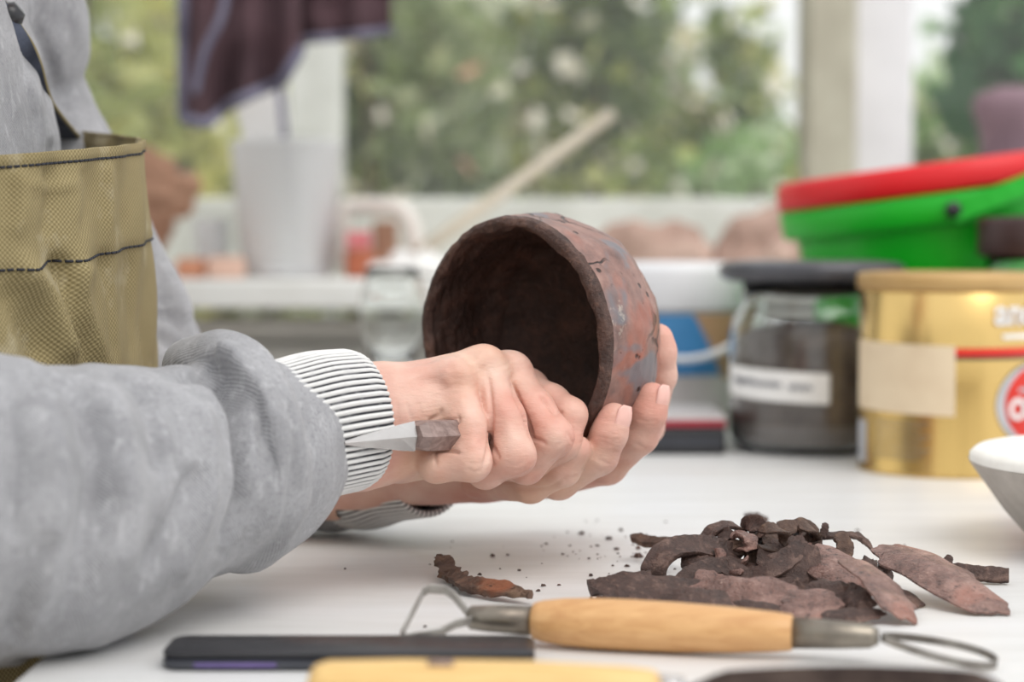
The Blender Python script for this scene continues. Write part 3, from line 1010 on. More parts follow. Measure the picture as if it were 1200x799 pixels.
# printed columns on the lower left of the tin
wrap_patch(tx, ty, R_ + 0.0003, -94, -76, 0.006, 0.034, 0.0002, 6).build('barcode', M['silver_print'], tin, False)
mb = MB()
for k in range(9):
    z = 0.036 - k * 0.0030
    g = wrap_patch(tx, ty, R_ + 0.0003, -64, -24 - (k % 3) * 3, z - 0.0005, z + 0.0005, 0.0002, 8)
    b = len(mb.V); mb.V += g.V; mb.Fc += [tuple(b + i for i in f) for f in g.Fc]
mb.build('small_print', M['brass'], tin, False)

# --- dark-lidded jar behind the tin
bj = P(1203, 300, 1.46)
j2 = empty('brown_lidded_jar', (bj.x, bj.y, 0), 'jar with a dark brown lid between the gold tin and green bucket', 'jar')
MB().lathe([(0, 0.0005), (0.030, 0.0005), (0.0335, 0.004), (0.034, 0.02), (0.034, 0.120), (0.031, 0.130), (0.029, 0.134), (0.029, 0.142), (0.0265, 0.142), (0.0265, 0.133), (0.0315, 0.12), (0.0315, 0.006), (0, 0.005)], (bj.x, bj.y, 0), 40).build('glass_body', M['glass'], j2)
MB().lathe([(0, 0.0055), (0.0308, 0.0065), (0.0308, 0.07), (0, 0.072)], (bj.x, bj.y, 0), 32).build('powder', M['rag'], j2)
MB().lathe([(0, 0.1425), (0.0355, 0.1425), (0.0362, 0.145), (0.0362, 0.167), (0.0345, 0.1705), (0, 0.172)], (bj.x, bj.y, 0), 40).build('lid', M['brown_lid'], j2)

# --- green bucket with red lid, propped on a block
bc = P(1128, 300, 1.62)
TILT = math.radians(7.3)
bu = empty('lidded_bucket', (bc.x, bc.y, 0.0), 'green plastic bucket with a red lid and green handle', 'bucket')
RBt, RBb, HB = 0.118, 0.100, 0.181
Mt = Matrix.Rotation(-TILT, 3, 'Y')
base = Vector((bc.x, bc.y, RBb * math.sin(TILT) + 0.0005))


def bl(prof, name, mat, parent, seg=80): return MB().lathe(prof, base, seg, Mt).build(name, mat, parent)


bl([(0, 0.0), (RBb - 0.004, 0.0), (RBb, 0.004), (RBt - 0.004, HB - 0.03), (RBt - 0.003, HB - 0.024), (RBt + 0.006, HB - 0.0235), (RBt + 0.0075, HB - 0.021), (RBt + 0.0085, HB - 0.003), (RBt + 0.006, HB), (RBt - 0.003, HB), (0, HB - 0.001)], 'body', M['green_plastic'], bu)
bl([(0, HB + 0.0003), (RBt + 0.0075, HB + 0.0003), (RBt + 0.0095, HB + 0.003), (RBt + 0.008, HB + 0.019), (RBt + 0.004, HB + 0.0225), (RBt - 0.006, HB + 0.023), (RBt - 0.010, HB + 0.018), (0, HB + 0.017)], 'lid', M['red_plastic'], bu)
# handle: flat strap from a front pivot, up to the right
hp = []
for k in range(25):
    t = k / 24
    a = math.radians(lerp(-97, 60, t))
    z = HB - 0.016 + 0.034 * math.sin(min(1, t * 1.6) * math.pi / 2) * (1 if t < 0.6 else 1 - (t - 0.6) * 0.6)
    rr = RBt + 0.013
    hp.append(base + Mt @ Vector((rr * math.cos(a), rr * math.sin(a), z)))
hd = MB().tube(hp, 0.008, 10, flat=0.35, up=Vector((0, 0, 1)))
# strap stands on edge: swap width and thickness by building as ribbon
rows = []
for k, p in enumerate(hp):
    t = (hp[min(k + 1, 24)] - hp[max(k - 1, 0)]).normalized()
    o_ = Vector((p.x - base.x, p.y - base.y, 0)).normalized()
    b_ = t.cross(o_).normalized()
    rows.append([p + b_ * 0.0075 + o_ * 0.0015, p + b_ * 0.0075 - o_ * 0.0015, p - b_ * 0.0075 - o_ * 0.0015, p - b_ * 0.0075 + o_ * 0.0015])
MB().grid(rows, close_u=True, cap0=True, cap1=True).build('handle', M['green_plastic'], bu, False)
pv = base + Mt @ Vector(((RBt + 0.0095) * math.cos(math.radians(-97)), (RBt + 0.0095) * math.sin(math.radians(-97)), HB - 0.014))
MB().lathe([(0, 0), (0.006, 0), (0.006, 0.006), (0, 0.007)], pv, 16, Matrix.Rotation(math.pi / 2, 3, 'X')).build('pivot', M['black_plastic'], bu)
bk = MB().box((bc.x + 0.085, bc.y + 0.0, 0.0085), (0.03, 0.12, 0.016), bev=0.002).build('wood_block', M['beech'], None, False)
tag(recenter(bk), 'small wooden block propping up the green bucket', 'block')

# --- white tub with label and hanging handle
wc = P(790, 400, 1.655)
tub = empty('plastic_tub', (wc.x, wc.y, 0), 'white-rimmed plastic tub with a blue and brown label behind the bowl', 'tub')
MB().lathe([(0, 0.001), (0.047, 0.001), (0.050, 0.004), (0.0575, 0.096), (0.0575, 0.0965), (0.0, 0.097)], (wc.x, wc.y, 0), 56).build('body', M['grey_book'], tub)
MB().lathe([(0, 0.0975), (0.0590, 0.0975), (0.0605, 0.100), (0.0610, 0.128), (0.0595, 0.134), (0.054, 0.136), (0.051, 0.132), (0, 0.131)], (wc.x, wc.y, 0), 56).build('lid', M['white_plastic'], tub)
def tubr(z): return lerp(0.050, 0.0575, (z - 0.004) / 0.092)
def tub_patch(a0, a1, z0, z1, name, mat, skew=0.0):
    rows = []
    for j in range(9):
        z = lerp(z0, z1, j / 8)
        rows.append([Vector((wc.x + (tubr(z) + 0.0006) * math.cos(math.radians(a + skew * (j / 8 - 0.5)) - math.pi / 2), wc.y + (tubr(z) + 0.0006) * math.sin(math.radians(a + skew * (j / 8 - 0.5)) - math.pi / 2), z)) for a in [lerp(a0, a1, i / 12) for i in range(13)]])
    return MB().grid(rows).build(name, mat, tub)
tub_patch(-60, 28, 0.045, 0.095, 'blue_label', M['blue_print'], -36)
tub_patch(26, 80, 0.042, 0.095, 'brown_label', M['kraft'], -30)
hpts = []
for k in range(21):
    a = math.radians(lerp(-88, 88, k / 20)) - math.pi / 2
    zz = 0.104 - 0.045 * math.cos(math.radians(lerp(-90, 90, k / 20)))
    hpts.append(Vector((wc.x + 0.066 * math.cos(a), wc.y + 0.066 * math.sin(a), zz)))
MB().tube(hpts, 0.003, 8).build('handle', M['white_plastic'], tub)

# --- notebooks
n0 = PZ(742, 533); n1 = PZ(851, 533)
nb = empty('notebook', ((n0.x + n1.x) / 2, n0.y + 0.05, 0), 'black notebook lying flat between bowl and powder jar', 'notebook')
wN = n1.x - n0.x
MB().box(((n0.x + n1.x) / 2, n0.y + 0.055, 0.0095), (wN, 0.11, 0.019), bev=0.003).build('cover', M['black_plastic'], nb, False)
MB().box(((n0.x + n1.x) / 2 - 0.001, n0.y + 0.0015, 0.0095), (wN * 0.93, 0.004, 0.006)).build('pages', M['phcase'], nb, False)
nb2 = empty('notebook', ((n0.x + n1.x) / 2, n0.y + 0.05, 0.0195), 'pale grey notebook with a crimson edge lying on the black one', 'notebook')
MB().box(((n0.x + n1.x) / 2, n0.y + 0.056, 0.0222), (wN, 0.108, 0.005), bev=0.001).build('back_cover', M['red_book'], nb2, False)
MB().box(((n0.x + n1.x) / 2, n0.y + 0.056, 0.0262), (wN * 0.99, 0.106, 0.0028)).build('cover', M['grey_book'], nb2, False)

# --- upturned glass vessel behind the bowl
gc = P(460, 400, 1.62)
gl = MB().lathe([(0, 0.0005), (0.026, 0.0005), (0.028, 0.003), (0.016, 0.010), (0.0125, 0.03), (0.017, 0.055), (0.022, 0.068), (0.026, 0.078), (0.0275, 0.098), (0.026, 0.112), (0.022, 0.124), (0.021, 0.132),
                 (0.0195, 0.132), (0.0205, 0.122), (0.0245, 0.110), (0.026, 0.098), (0.0245, 0.079), (0.020, 0.068), (0.013, 0.058), (0.0, 0.055)], (gc.x, gc.y, 0), 48).build('glass_goblet', M['glass'])
tag(recenter(gl), 'clear glass goblet standing behind the near wrist', 'glass')

# --- plaster mould at the right edge
pm = P(1376, 600, 1.00)
pl = empty('plaster_mould', (pm.x, pm.y, 0), 'grey plaster bowl mould with a chalk-white top', 'mould')
def rough_lathe(prof, c, amp, seed, seg=72):
    rows = []
    for r_, z in prof:
        rows.append([Vector((c[0] + (r_ + amp * noise.noise(Vector((math.cos(t) * 4, math.sin(t) * 4, z * 60 + seed)))) * math.cos(t), c[1] + (r_ + amp * noise.noise(Vector((math.cos(t) * 4, math.sin(t) * 4, z * 60 + seed)))) * math.sin(t), z)) for t in [2 * math.pi * i / seg for i in range(seg)]])
    return MB().grid(rows, close_u=True)
pp = [(0.0001, 0.0), (0.066, 0.0), (0.070, 0.003), (0.083, 0.018), (0.094, 0.032), (0.0995, 0.040), (0.1010, 0.043)]
rough_lathe([pp[0]] + [(lerp(a[0], b[0], k / 4), lerp(a[1], b[1], k / 4)) for a, b in zip(pp[1:-1], pp[2:]) for k in range(4)] + [pp[-1]], (pm.x, pm.y), 0.0012, 1).build('body', M['plaster'], pl)
rough_lathe([(0.1010, 0.0431), (0.1008, 0.0462), (0.098, 0.0488), (0.092, 0.0495), (0.088, 0.048), (0.07, 0.033), (0.04, 0.024), (0.0001, 0.021)], (pm.x, pm.y), 0.0010, 2).build('top', M['plaster_white'], pl)

# ================================================================== TOOLS ON THE TABLE
def lathe_axis(prof, a, b, seg=28, M_=None, squash=None):
    """prof: (t along a->b in metres, radius)"""
    a = Vector(a); b = Vector(b)
    z = (b - a).normalized()
    x = z.cross(Vector((0, 0, 1))).normalized(); y = x.cross(z)
    rows = []
    for t, r_ in prof:
        s = squash(t) if squash else 1.0
        rows.append([a + z * t + x * (r_ * math.cos(q)) + y * (r_ * s * math.sin(q)) for q in [2 * math.pi * i / seg for i in range(seg)]])
    return MB().grid(rows, close_u=True, cap0=True, cap1=True)


# loop tool
A = P(548, 721, 0.765); B = P(1030, 752, 0.728)
Lt = (B - A).length; dirT = (B - A).normalized()
sideT = dirT.cross(Vector((0, 0, 1))).normalized()
A.z = 0.0098; B.z = 0.0098
lt = empty('loop_tool', (0.5 * (A + B)).xy.to_3d(), 'double-ended loop tool with a beech handle lying before the shavings', 'tool')
def f(px): return (px - 548) / (1030 - 548) * Lt
prof = [(f(628), 0.0062), (f(630), 0.0070), (f(640), 0.0079), (f(665), 0.0090), (f(700), 0.0096), (f(740), 0.0097), (f(800), 0.0094), (f(860), 0.0086), (f(910), 0.0075), (f(930), 0.0068), (f(933), 0.0062)]
lathe_axis(prof, A, B).build('handle', M['beech'], lt)
lathe_axis([(f(548), 0.0030), (f(552), 0.0046), (f(575), 0.0052), (f(630), 0.0058)], A, B, 24).build('ferrule', M['brass'], lt)
lathe_axis([(f(933), 0.0059), (f(985), 0.0052), (f(1020), 0.0044), (f(1030), 0.0028)], A, B, 24).build('ferrule', M['brass'], lt)


def ribbon(path, w, th, nrm, name, mat, parent, closed=False):
    """flat strip along path: width w measured along nrm(k), thickness th"""
    rows = []
    m = len(path)
    for k, p in enumerate(path):
        t = (path[min(k + 1, m - 1)] - path[max(k - 1, 0)]).normalized()
        n_ = (nrm - t * nrm.dot(t)).normalized(); b_ = t.cross(n_)
        rows.append([p + n_ * w / 2 + b_ * th / 2, p + n_ * w / 2 - b_ * th / 2, p - n_ * w / 2 - b_ * th / 2, p - n_ * w / 2 + b_ * th / 2])
    return MB().grid(rows, close_u=True, cap0=True, cap1=True).build(name, mat, parent, True, 30)


# right loop: rounded oval standing slightly out of flat
endR = B + dirT * 0.040
pts = []
for k in range(33):
    t = -math.pi + 2 * math.pi * k / 32
    u = 0.5 + 0.5 * math.cos(t)
    w_ = 0.0080 * math.sin(t) * (0.55 + 0.45 * u)
    pts.append(B + dirT * (0.001 + 0.041 * u) + sideT * w_ + Vector((0, 0, -0.0065 * u + 0.0024 * math.sin(t) * -1 * (0.4 + 0.6 * u))))
for p in pts: p.z = max(p.z, 0.0017)
ribbon(pts, 0.0028, 0.0007, Vector((0, 0, 1)) + dirT * 0.15, 'wire_loop', M['steel'], lt)
# left loop: squared ribbon propped upward
q = [P(553, 722, .762), P(545, 714, .766), P(531, 697, .772), P(522, 691, .775), P(502, 690, .776), P(496, 694, .775), P(470, 744, .752), P(476, 748, .747), P(515, 741, .752), P(534, 731, .757), P(553, 727, .760)]
pp_ = []
for i in range(len(q) - 1):
    for j in range(4): pp_.append(q[i].lerp(q[i + 1], j / 4))
pp_.append(q[-1])
for p in pp_: p.z = max(p.z, 0.0022)
ribbon(pp_, 0.0040, 0.0009, Vector((0.1, -0.55, 0.85)), 'wire_loop', M['steel'], lt)

# flat black case
yb = PZ(400, 744, 0.0068).y; yf = PZ(400, 787, 0.0).y
xl = PZ(183, 770, 0.0068).x; xr = PZ(627, 765, 0.0068).x
ph = empty('tool_case', ((xl + xr) / 2, (yb + yf) / 2, 0), 'flat black plastic case lying between the table edge and the loop tool', 'case')
def rrect(x0, x1, y0, y1, z0, z1, rad, bev=0.002, n=8):
    rows = []
    for z, ins in ((z0, bev), (z0 + bev * 0.6, 0.0), (z1 - bev * 0.6, 0.0), (z1, bev)):
        ring = []
        for cx, cy, a0 in ((x1 - rad, y1 - rad, 0), (x0 + rad, y1 - rad, 90), (x0 + rad, y0 + rad, 180), (x1 - rad, y0 + rad, 270)):
            for k in range(n + 1):
                a = math.radians(a0 + 90 * k / n)
                ring.append(Vector((cx + (rad - ins) * math.cos(a), cy + (rad - ins) * math.sin(a), z)))
        rows.append(ring)
    return MB().grid(rows, close_u=True, cap0=True, cap1=True)
rrect(xl, xr, yf, yb, 0.0004, 0.0044, 0.007, 0.0012).build('lower_shell', M['phcase'], ph, True, 40)
rrect(xl, xr, yf + 0.0004, yb, 0.0046, 0.0070, 0.007, 0.0010).build('upper_shell', M['black_plastic'], ph, True, 40)
MB().box((xl * 0.80 + xr * 0.20, yf - 0.0002, 0.0024), ((xr - xl) * 0.22, 0.0010, 0.0018), bev=0.0004).build('violet_reflection', M['violet'], ph, False)  # purple reflection on the front face, built in as a coloured strip

# wooden-handled knife
KA = P(362, 810, 0.632); KB = P(772, 812, 0.630); KA.z = KB.z = 0.0112
dK = (KB - KA).normalized(); LK = (KB - KA).length
kn = empty('clay_knife', (0.5 * (KA + KB)).xy.to_3d(), 'clay knife with a yellow wooden handle and a rusty blade', 'knife')
lathe_axis([(0, 0.006), (0.002, 0.009), (0.006, 0.0103), (0.03, 0.0108), (0.07, 0.0104), (LK - 0.01, 0.0088), (LK - 0.002, 0.0078), (LK, 0.0065)], KA, KB).build('handle', M['boxwood'], kn)
lathe_axis([(0, 0.0062), (0.008, 0.0056)], KB, KB + dK, 20).build('ferrule', M['pale_steel'], kn)
bl_ = KB + dK * 0.008
sd = dK.cross(Vector((0, 0, 1))).normalized()
LB = (P(1172, 798, 0.63) - P(790, 798, 0.63)).length
rows = []
for k in range(25):
    t = k / 24
    w_ = (0.010 + 0.004 * math.sin(t * math.pi)) * min(1, 0.35 + t * 6) * (1 if t < 0.85 else 1 - ((t - 0.85) / 0.15) ** 2 * 0.85)
    p = bl_ + dK * (LB * t); p.z = 0.0112; sd = Vector((0, -0.62, 0.78))
    nz_ = Vector((0, 0.78, 0.62)) * 0.0014
    rows.append([p - sd * w_ * 0.95 + Vector((0, 0, 0.001)), p + nz_, p + sd * w_ * 1.05, p - nz_])
MB().grid(rows, close_u=True, cap0=True, cap1=True).build('blade', M['rusty'], kn, False)
dot = KA + dK * 0.038 + Vector((0, -0.0035, 0.0102))
MB().tube([dot, dot + dK * 0.008], 0.0013, 8).build('maker_mark', M['brownwood'], kn)

# ================================================================== PERSON
def HP(*t): return np.array(P(t[0], t[1], t[2]))


def finger(field, joints, k=0.0035):
    pts = [HP(*j[:3]) for j in joints]; rad = [j[3] * 0.001 for j in joints]
    g = field.like()
    g.chain(pts, rad, k)
    return g


def subdivide(V, Q):
    e = np.concatenate([Q[:, [0, 1]], Q[:, [1, 2]], Q[:, [2, 3]], Q[:, [3, 0]]])
    es = np.sort(e, 1)
    key = es[:, 0].astype(np.int64) * len(V) + es[:, 1]
    uk, inv = np.unique(key, return_inverse=True)
    m = np.stack([uk // len(V), uk % len(V)], 1)
    mid = (V[m[:, 0]] + V[m[:, 1]]) / 2
    cen = V[Q].mean(1)
    n = len(V); k = len(Q)
    em = (n + inv).reshape(4, k)
    c = n + len(uk) + np.arange(k)
    Q2 = np.concatenate([np.stack([Q[:, i], em[i], c, em[(i - 1) % 4]], 1) for i in range(4)])
    return np.concatenate([V, mid, cen]), Q2


def sculpt(V, N, curves, dmin, dmax, z_floor=None):
    """press creases (negative) or raise folds (positive): each curve is ((pixel points), width px, height mm)"""
    rel = V - np.array([0, 0, CAMH])
    dep = rel @ np.array(fwd)
    px = 600 + rel[:, 0] / dep * F; py = 399.5 - (rel @ np.array(upv)) / dep * F
    front = (np.einsum('ij,ij->i', N, rel) < 0) & (dep > dmin) & (dep < dmax)
    disp = np.zeros(len(V))
    for pts, w, amp in curves:
        sp = [q.xy for q in spline([Vector((a, b, 0)) for a, b in pts], 8 * (len(pts) - 1))]
        lo = np.min(sp, axis=0) - 3 * w; hi = np.max(sp, axis=0) + 3 * w
        m = np.where(front & (px > lo[0]) & (px < hi[0]) & (py > lo[1]) & (py < hi[1]))[0]
        if len(m) == 0: continue
        best = np.full(len(m), 1e9); tb_ = np.zeros(len(m))
        for i in range(len(sp) - 1):
            a = np.array(sp[i]); b = np.array(sp[i + 1]); ba = b - a
            qx = px[m] - a[0]; qy = py[m] - a[1]
            t = np.clip((qx * ba[0] + qy * ba[1]) / max(ba @ ba, 1e-9), 0, 1)
            d = np.hypot(qx - t * ba[0], qy - t * ba[1])
            k = d < best
            best[k] = d[k]; tb_[k] = (i + t[k]) / (len(sp) - 1)
        fade = np.clip(np.minimum(tb_, 1 - tb_) * 5, 0.15, 1)
        disp[m] += amp * .001 * np.exp(-(best / w) ** 2) * fade
    return V + N * disp[:, None]


def right_hand():
    lo = HP(360, 600, 0.87); hi = HP(700, 400, 0.97)
    f = SDF((P(370, 500, .89).x, 0.835, P(500, 590, .9).z), (P(705, 500, .93).x, 0.985, P(500, 388, .9).z), 0.0009)
    fingers = [
        # little finger
        [(533, 452, .895, 9.2), (547, 500, .878, 8.6), (553, 541, .871, 8.3), (511, 545, .874, 7.4), (506, 528, .888, 6.6)],
        # ring
        [(568, 437, .905, 9.6), (591, 490, .886, 9.0), (604, 534, .879, 8.7), (569, 551, .889, 7.9), (545, 540, .903, 7.0)],
        # middle
        [(598, 442, .921, 9.8), (626, 480, .902, 9.0), (649, 512, .892, 8.6), (617, 546, .900, 7.8), (585, 545, .914, 7.0)],
        # index
        [(617, 458, .941, 9.6), (645, 472, .923, 8.5), (668, 486, .912, 7.6), (662, 520, .909, 7.2), (634, 540, .916, 6.8)],
    ]
    fs = None
    for j in fingers:
        g = finger(f, j)
        # knuckle pads
        pj = HP(*j[2][:3]); 
        fs = g if fs is None else fs.join(g, 0.0010)
    # palm and back of hand
    p = f.like()
    wr_hi = HP(385, 464, .880); wr_lo = HP(385, 528, .876)
    p.cone(wr_hi, HP(445, 466, .889), .0150, .0160, .010)
    p.cone(wr_lo, HP(440, 520, .882), .0175, .0160, .012)
    p.cone(HP(440, 496, .884), HP(500, 480, .892), .016, .014, .012)
    for a, ra, b, rb in (((445, 512, .886), 14, (533, 452, .896), 10.2), ((445, 478, .892), 16, (566, 436, .907), 10.8), ((450, 474, .902), 15, (597, 441, .923), 10.6), ((452, 486, .914), 14, (617, 457, .943), 10.0)):
        p.cone(HP(*a), HP(*b), ra * .001, rb * .001, .008)
    # heel of the hand below the tool
    p.cone(HP(425, 540, .876), HP(474, 531, .884), .0125, .0095, .009)
    p.cone(HP(470, 530, .900), HP(560, 520, .915), .014, .012, .010)
    # thumb, on the far side against the fingers
    th = f.like()
    th.chain([HP(470, 500, .925), HP(540, 515, .945), HP(600, 530, .940), HP(640, 540, .928)], [.013, .0105, .0095, .0080], .004)
    p.join(th, .008)
    # knuckle bumps and tendons
    for kx, ky, kd in ((533, 438, .889), (566, 421, .901), (596, 428, .915)):
        p.ell(HP(kx, ky, kd), (.0085, .0085, .0062), None, .006)
    for a, b in (((455, 447, .884), (533, 434, .887)), ((455, 440, .892), (566, 418, .900))):
        p.cone(HP(*a), HP(*b), .0022, .0030, .005)
    fs.join(p, 0.0055)
    return fs


def left_hand():
    f = SDF((P(360, 500, 1.0).x, 0.885, P(500, 610, .97).z), (P(805, 500, 1.03).x, 1.12, P(500, 365, 1.03).z), 0.001)
    fingers = LEFT_FINGERS
    fs = None
    for j in fingers:
        g = finger(f, j)
        fs = g if fs is None else fs.join(g, 0.0014)
    p = f.like()
    p.cone(HP(380, 556, 1.02), HP(500, 541, .995), .0215, .0180, .01)
    p.cone(HP(490, 541, .995), HP(560, 553, .990), .0180, .0130, .012)
    p.cone(HP(520, 545, 1.00), HP(600, 558, .992), .0150, .0115, .012)
    p.cone(HP(520, 540, 1.01), HP(640, 560, 1.010), .0150, .0105, .012)
    p.cone(HP(530, 535, 1.02), HP(690, 545, 1.035), .0140, .0105, .012)
    th = f.like()
    th.chain([HP(500, 535, 1.015), HP(520, 500, 1.045), HP(545, 455, 1.06), HP(580, 430, 1.062)], [.014, .0105, .0095, .0075], .004)
    p.join(th, .008)
    fs.join(p, .006)
    return fs


LEFT_FINGERS = [
    # little
    [(560, 564, .965, 8.6), (622, 568, .932, 8.2), (660, 550, .918, 7.6), (676, 527, .912, 6.8)],
    # ring
    [(590, 560, .975, 9.4), (655, 562, .940, 9.0), (702, 534, .922, 8.5), (714, 508, .918, 8.1), (719, 491, .918, 7.6)],
    # middle
    [(640, 562, .990, 9.4), (712, 545, .962, 9.0), (750, 510, .944, 8.5), (760, 484, .938, 8.2), (764, 467, .938, 7.7)],
    # index
    [(690, 546, 1.020, 9.4), (757, 500, 1.005, 8.8), (772, 440, .968, 8.4), (772, 412, .962, 8.2), (771, 397, .960, 7.4)],
]


FIST_CREASES = [
    # grooves between the fingers
    (((571, 436), (574, 456), (576, 490), (572, 530), (564, 553)), 2.6, -1.5), (((598, 446), (610, 474), (620, 501), (622, 514)), 2.6, -2.17),
    (((621, 512), (632, 516), (641, 521)), 2.2, -1.45), (((632, 462), (644, 474), (650, 486)), 2.4, -1.74), (((649, 485), (660, 483)), 2, -0.87),
    (((576, 520), (583, 534), (584, 538)), 2.2, -1.30),
    # folds round the tool and at the bent little finger
    (((536, 486), (537, 494), (526, 502)), 2.2, -1.59), (((501, 494), (514, 487), (518, 478)), 2.4, -1.30), (((520, 495), (536, 490)), 2.2, -1.30),
    (((508, 527), (524, 527), (540, 531)), 2.2, -1.74), (((510, 527), (511, 546)), 1.8, -1.01), (((505, 500), (506, 494)), 2, -0.72),
    # lower edge of the fist
    (((574, 568), (606, 561), (637, 547)), 2.4, -0.9), (((664, 505), (672, 520)), 2, -0.5), (((640, 546), (656, 536), (668, 520)), 2.2, -0.6),
    # skin folds of the wrist
    (((444, 460), (446, 498)), 2.4, -0.45), (((454, 464), (457, 500)), 2.4, -0.45), (((465, 468), (467, 498)), 2.4, -0.40), (((476, 470), (482, 492)), 2.6, -0.40), (((488, 468), (494, 488)), 2.6, -0.35),
    (((418, 556), (440, 540), (470, 532)), 2.5, -0.5),
    # knuckle wrinkles
    (((545, 548), (556, 553), (566, 550)), 1.8, -0.35), (((546, 541), (557, 545), (567, 541)), 1.8, -0.35), (((592, 541), (604, 546), (614, 540)), 1.8, -0.35), (((595, 549), (608, 552), (618, 546)), 1.8, -0.35),
    (((640, 520), (650, 524), (658, 518)), 1.8, -0.3), (((606, 556), (618, 553), (630, 546)), 1.6, -0.3),
    # bony ridges and tendons
    (((465, 448), (500, 440), (530, 432)), 7, 0.7), (((480, 432), (520, 424), (556, 414)), 6, 0.6), (((520, 440), (528, 452)), 6, 0.7), (((556, 420), (566, 430)), 7, 0.7), (((592, 428), (600, 440)), 6, 0.6),
    (((540, 460), (552, 500), (556, 530)), 8, 0.5), (((580, 460), (596, 500), (604, 526)), 8, 0.5), (((612, 462), (632, 490), (646, 508)), 8, 0.5),
]
LEFT_CREASES = [
    (((692, 545), (704, 552)), 2.4, -0.5), (((698, 538), (716, 545)), 2.2, -0.4), (((702, 512), (718, 516), (726, 514)), 1.8, -0.35), (((704, 518), (716, 522)), 1.6, -0.3),
    (((746, 490), (760, 494), (772, 492)), 1.8, -0.35), (((744, 520), (758, 526)), 2.0, -0.4), (((660, 566), (680, 556)), 2.2, -0.5), (((690, 560), (706, 535), (716, 510)), 3, -0.0),
    (((600, 572), (640, 572), (666, 556)), 2.4, -0.8),
]
SLEEVE_FOLDS = [
    # deep crease behind the bunched roll, and the roll itself
    (((200, 440), (240, 436), (264, 450), (281, 490), (287, 545), (281, 600), (262, 648)), 7, -13),
    (((225, 424), (258, 416), (290, 432), (316, 480), (326, 545), (314, 605), (296, 648)), 13, 4.5),
    (((262, 408), (286, 418)), 9, 4.0), (((335, 470), (344, 520), (338, 570)), 5, -1.5),
    (((300, 450), (306, 500), (308, 560)), 6, -1.8),
    # soft long folds down the forearm
    (((35, 440), (60, 500), (64, 600), (40, 720)), 22, 6.4), (((78, 438), (108, 500), (112, 580), (84, 700)), 14, -6.4), (((110, 440), (140, 510), (150, 600), (120, 720)), 22, 5.6),
    (((160, 436), (184, 500), (192, 560)), 12, -5.1), (((236, 540), (212, 600), (170, 680)), 12, -4.8), (((250, 560), (236, 620), (200, 690)), 10, 4.0), (((60, 620), (30, 700), (10, 760)), 14, -4.8),
    (((6, 450), (20, 540), (14, 640)), 12, -4.8), (((120, 436), (160, 450), (210, 470)), 10, -3.2), (((30, 434), (60, 446), (92, 470)), 9, -4.0), (((230, 470), (246, 520), (244, 580)), 10, 3.2),
    (((200, 470), (214, 520), (216, 560)), 9, -3.2),
]
FAR_FOLDS = [
    (((165, 275), (190, 320), (196, 360)), 9, -4), (((185, 300), (212, 340), (222, 380)), 8, 3), (((180, 360), (210, 372), (238, 400)), 8, -4), (((175, 390), (205, 404), (230, 424)), 7, -3),
    (((40, 20), (62, 80), (84, 140)), 8, -3), (((10, 60), (24, 110), (40, 170)), 7, -3), (((0, 120), (8, 150), (14, 178)), 4, -2.5), (((28, 80), (44, 130), (60, 175)), 8, 3),
    (((330, 590), (370, 596), (400, 612)), 6, -3), (((344, 575), (380, 582), (404, 590)), 5, 2),
]
APRON_FOLDS = [
    (((18, 300), (60, 360), (86, 430)), 14, 6.8), (((60, 296), (80, 340), (104, 430)), 10, -6.0), (((100, 300), (92, 350), (120, 430)), 12, 5.2), (((118, 292), (132, 340), (140, 430)), 8, -3.8), (((150, 292), (156, 360), (160, 430)), 7, -3.0),
    (((20, 192), (26, 240), (14, 282)), 10, 3.0), (((56, 190), (60, 230), (52, 284)), 7, -2.7), (((100, 190), (106, 230), (98, 284)), 7, -2.7), (((124, 186), (128, 230), (126, 280)), 6, 2.2), (((140, 186), (144, 230), (146, 280)), 4, -2.2), (((30, 212), (60, 220), (90, 214)), 6, 1.8),
    (((0, 330), (30, 380), (50, 430)), 12, -4.5),
]


def body_field():
    f = SDF((-0.47, 0.60, -0.36), (-0.09, 1.30, 0.72), 0.006)
    CX, CY = -0.30, 0.95
    f.ell((CX - .02, CY, 0.10), (.068, .140, .22), None, .02)
    f.ell((CX - .01, CY, -0.14), (.075, .135, .20), None, .03)
    f.cone((CX - .015, CY - .13, .275), (CX - .015, CY + .13, .275), .040, .040, .015)           # shoulders
    f.cone((CX - .01, CY, .30), (CX + .03, CY, .42), .046, .048, .02)               # neck
    H = Vector((CX + .06, CY, .53))
    f.ell(H, (.095, .076, .115), None, .03)                                   # skull
    f.ell(H + Vector((.045, 0, -.06)), (.055, .052, .060), None, .03)         # jaw
    f.cone(H + Vector((.088, 0, .010)), H + Vector((.112, 0, -.022)), .009, .013, .012)   # nose
    for s in (-1, 1):
        f.ell(H + Vector((.082, s * .032, .012)), (.014, .016, .010), None, .010, sub=True)
        f.ell(H + Vector((.080, s * .032, .030)), (.016, .026, .008), None, .014)          # brow
        f.ell(H + Vector((-.01, s * .077, -.005)), (.020, .008, .030), None, .008)         # ear
    f.ell(H + Vector((.090, 0, -.055)), (.014, .024, .010), None, .010)                    # mouth
    # upper arms and forearms
    f.chain([(CX, CY - .15, .26), (-.265, .735, .06), HP(0, 606, .748), HP(250, 545, .83), HP(390, 498, .878)], [.042, .036, .034, .028, .026], .006)
    f.chain([(CX, CY + .15, .26), P(-62, 52, 1.11), P(20, 200, 1.11), P(150, 450, 1.09), P(195, 530, 1.07), P(300, 548, 1.055), P(400, 558, 1.03)], [.045, .040, .036, .034, .032, .026, .0235], .006)
    return f, H


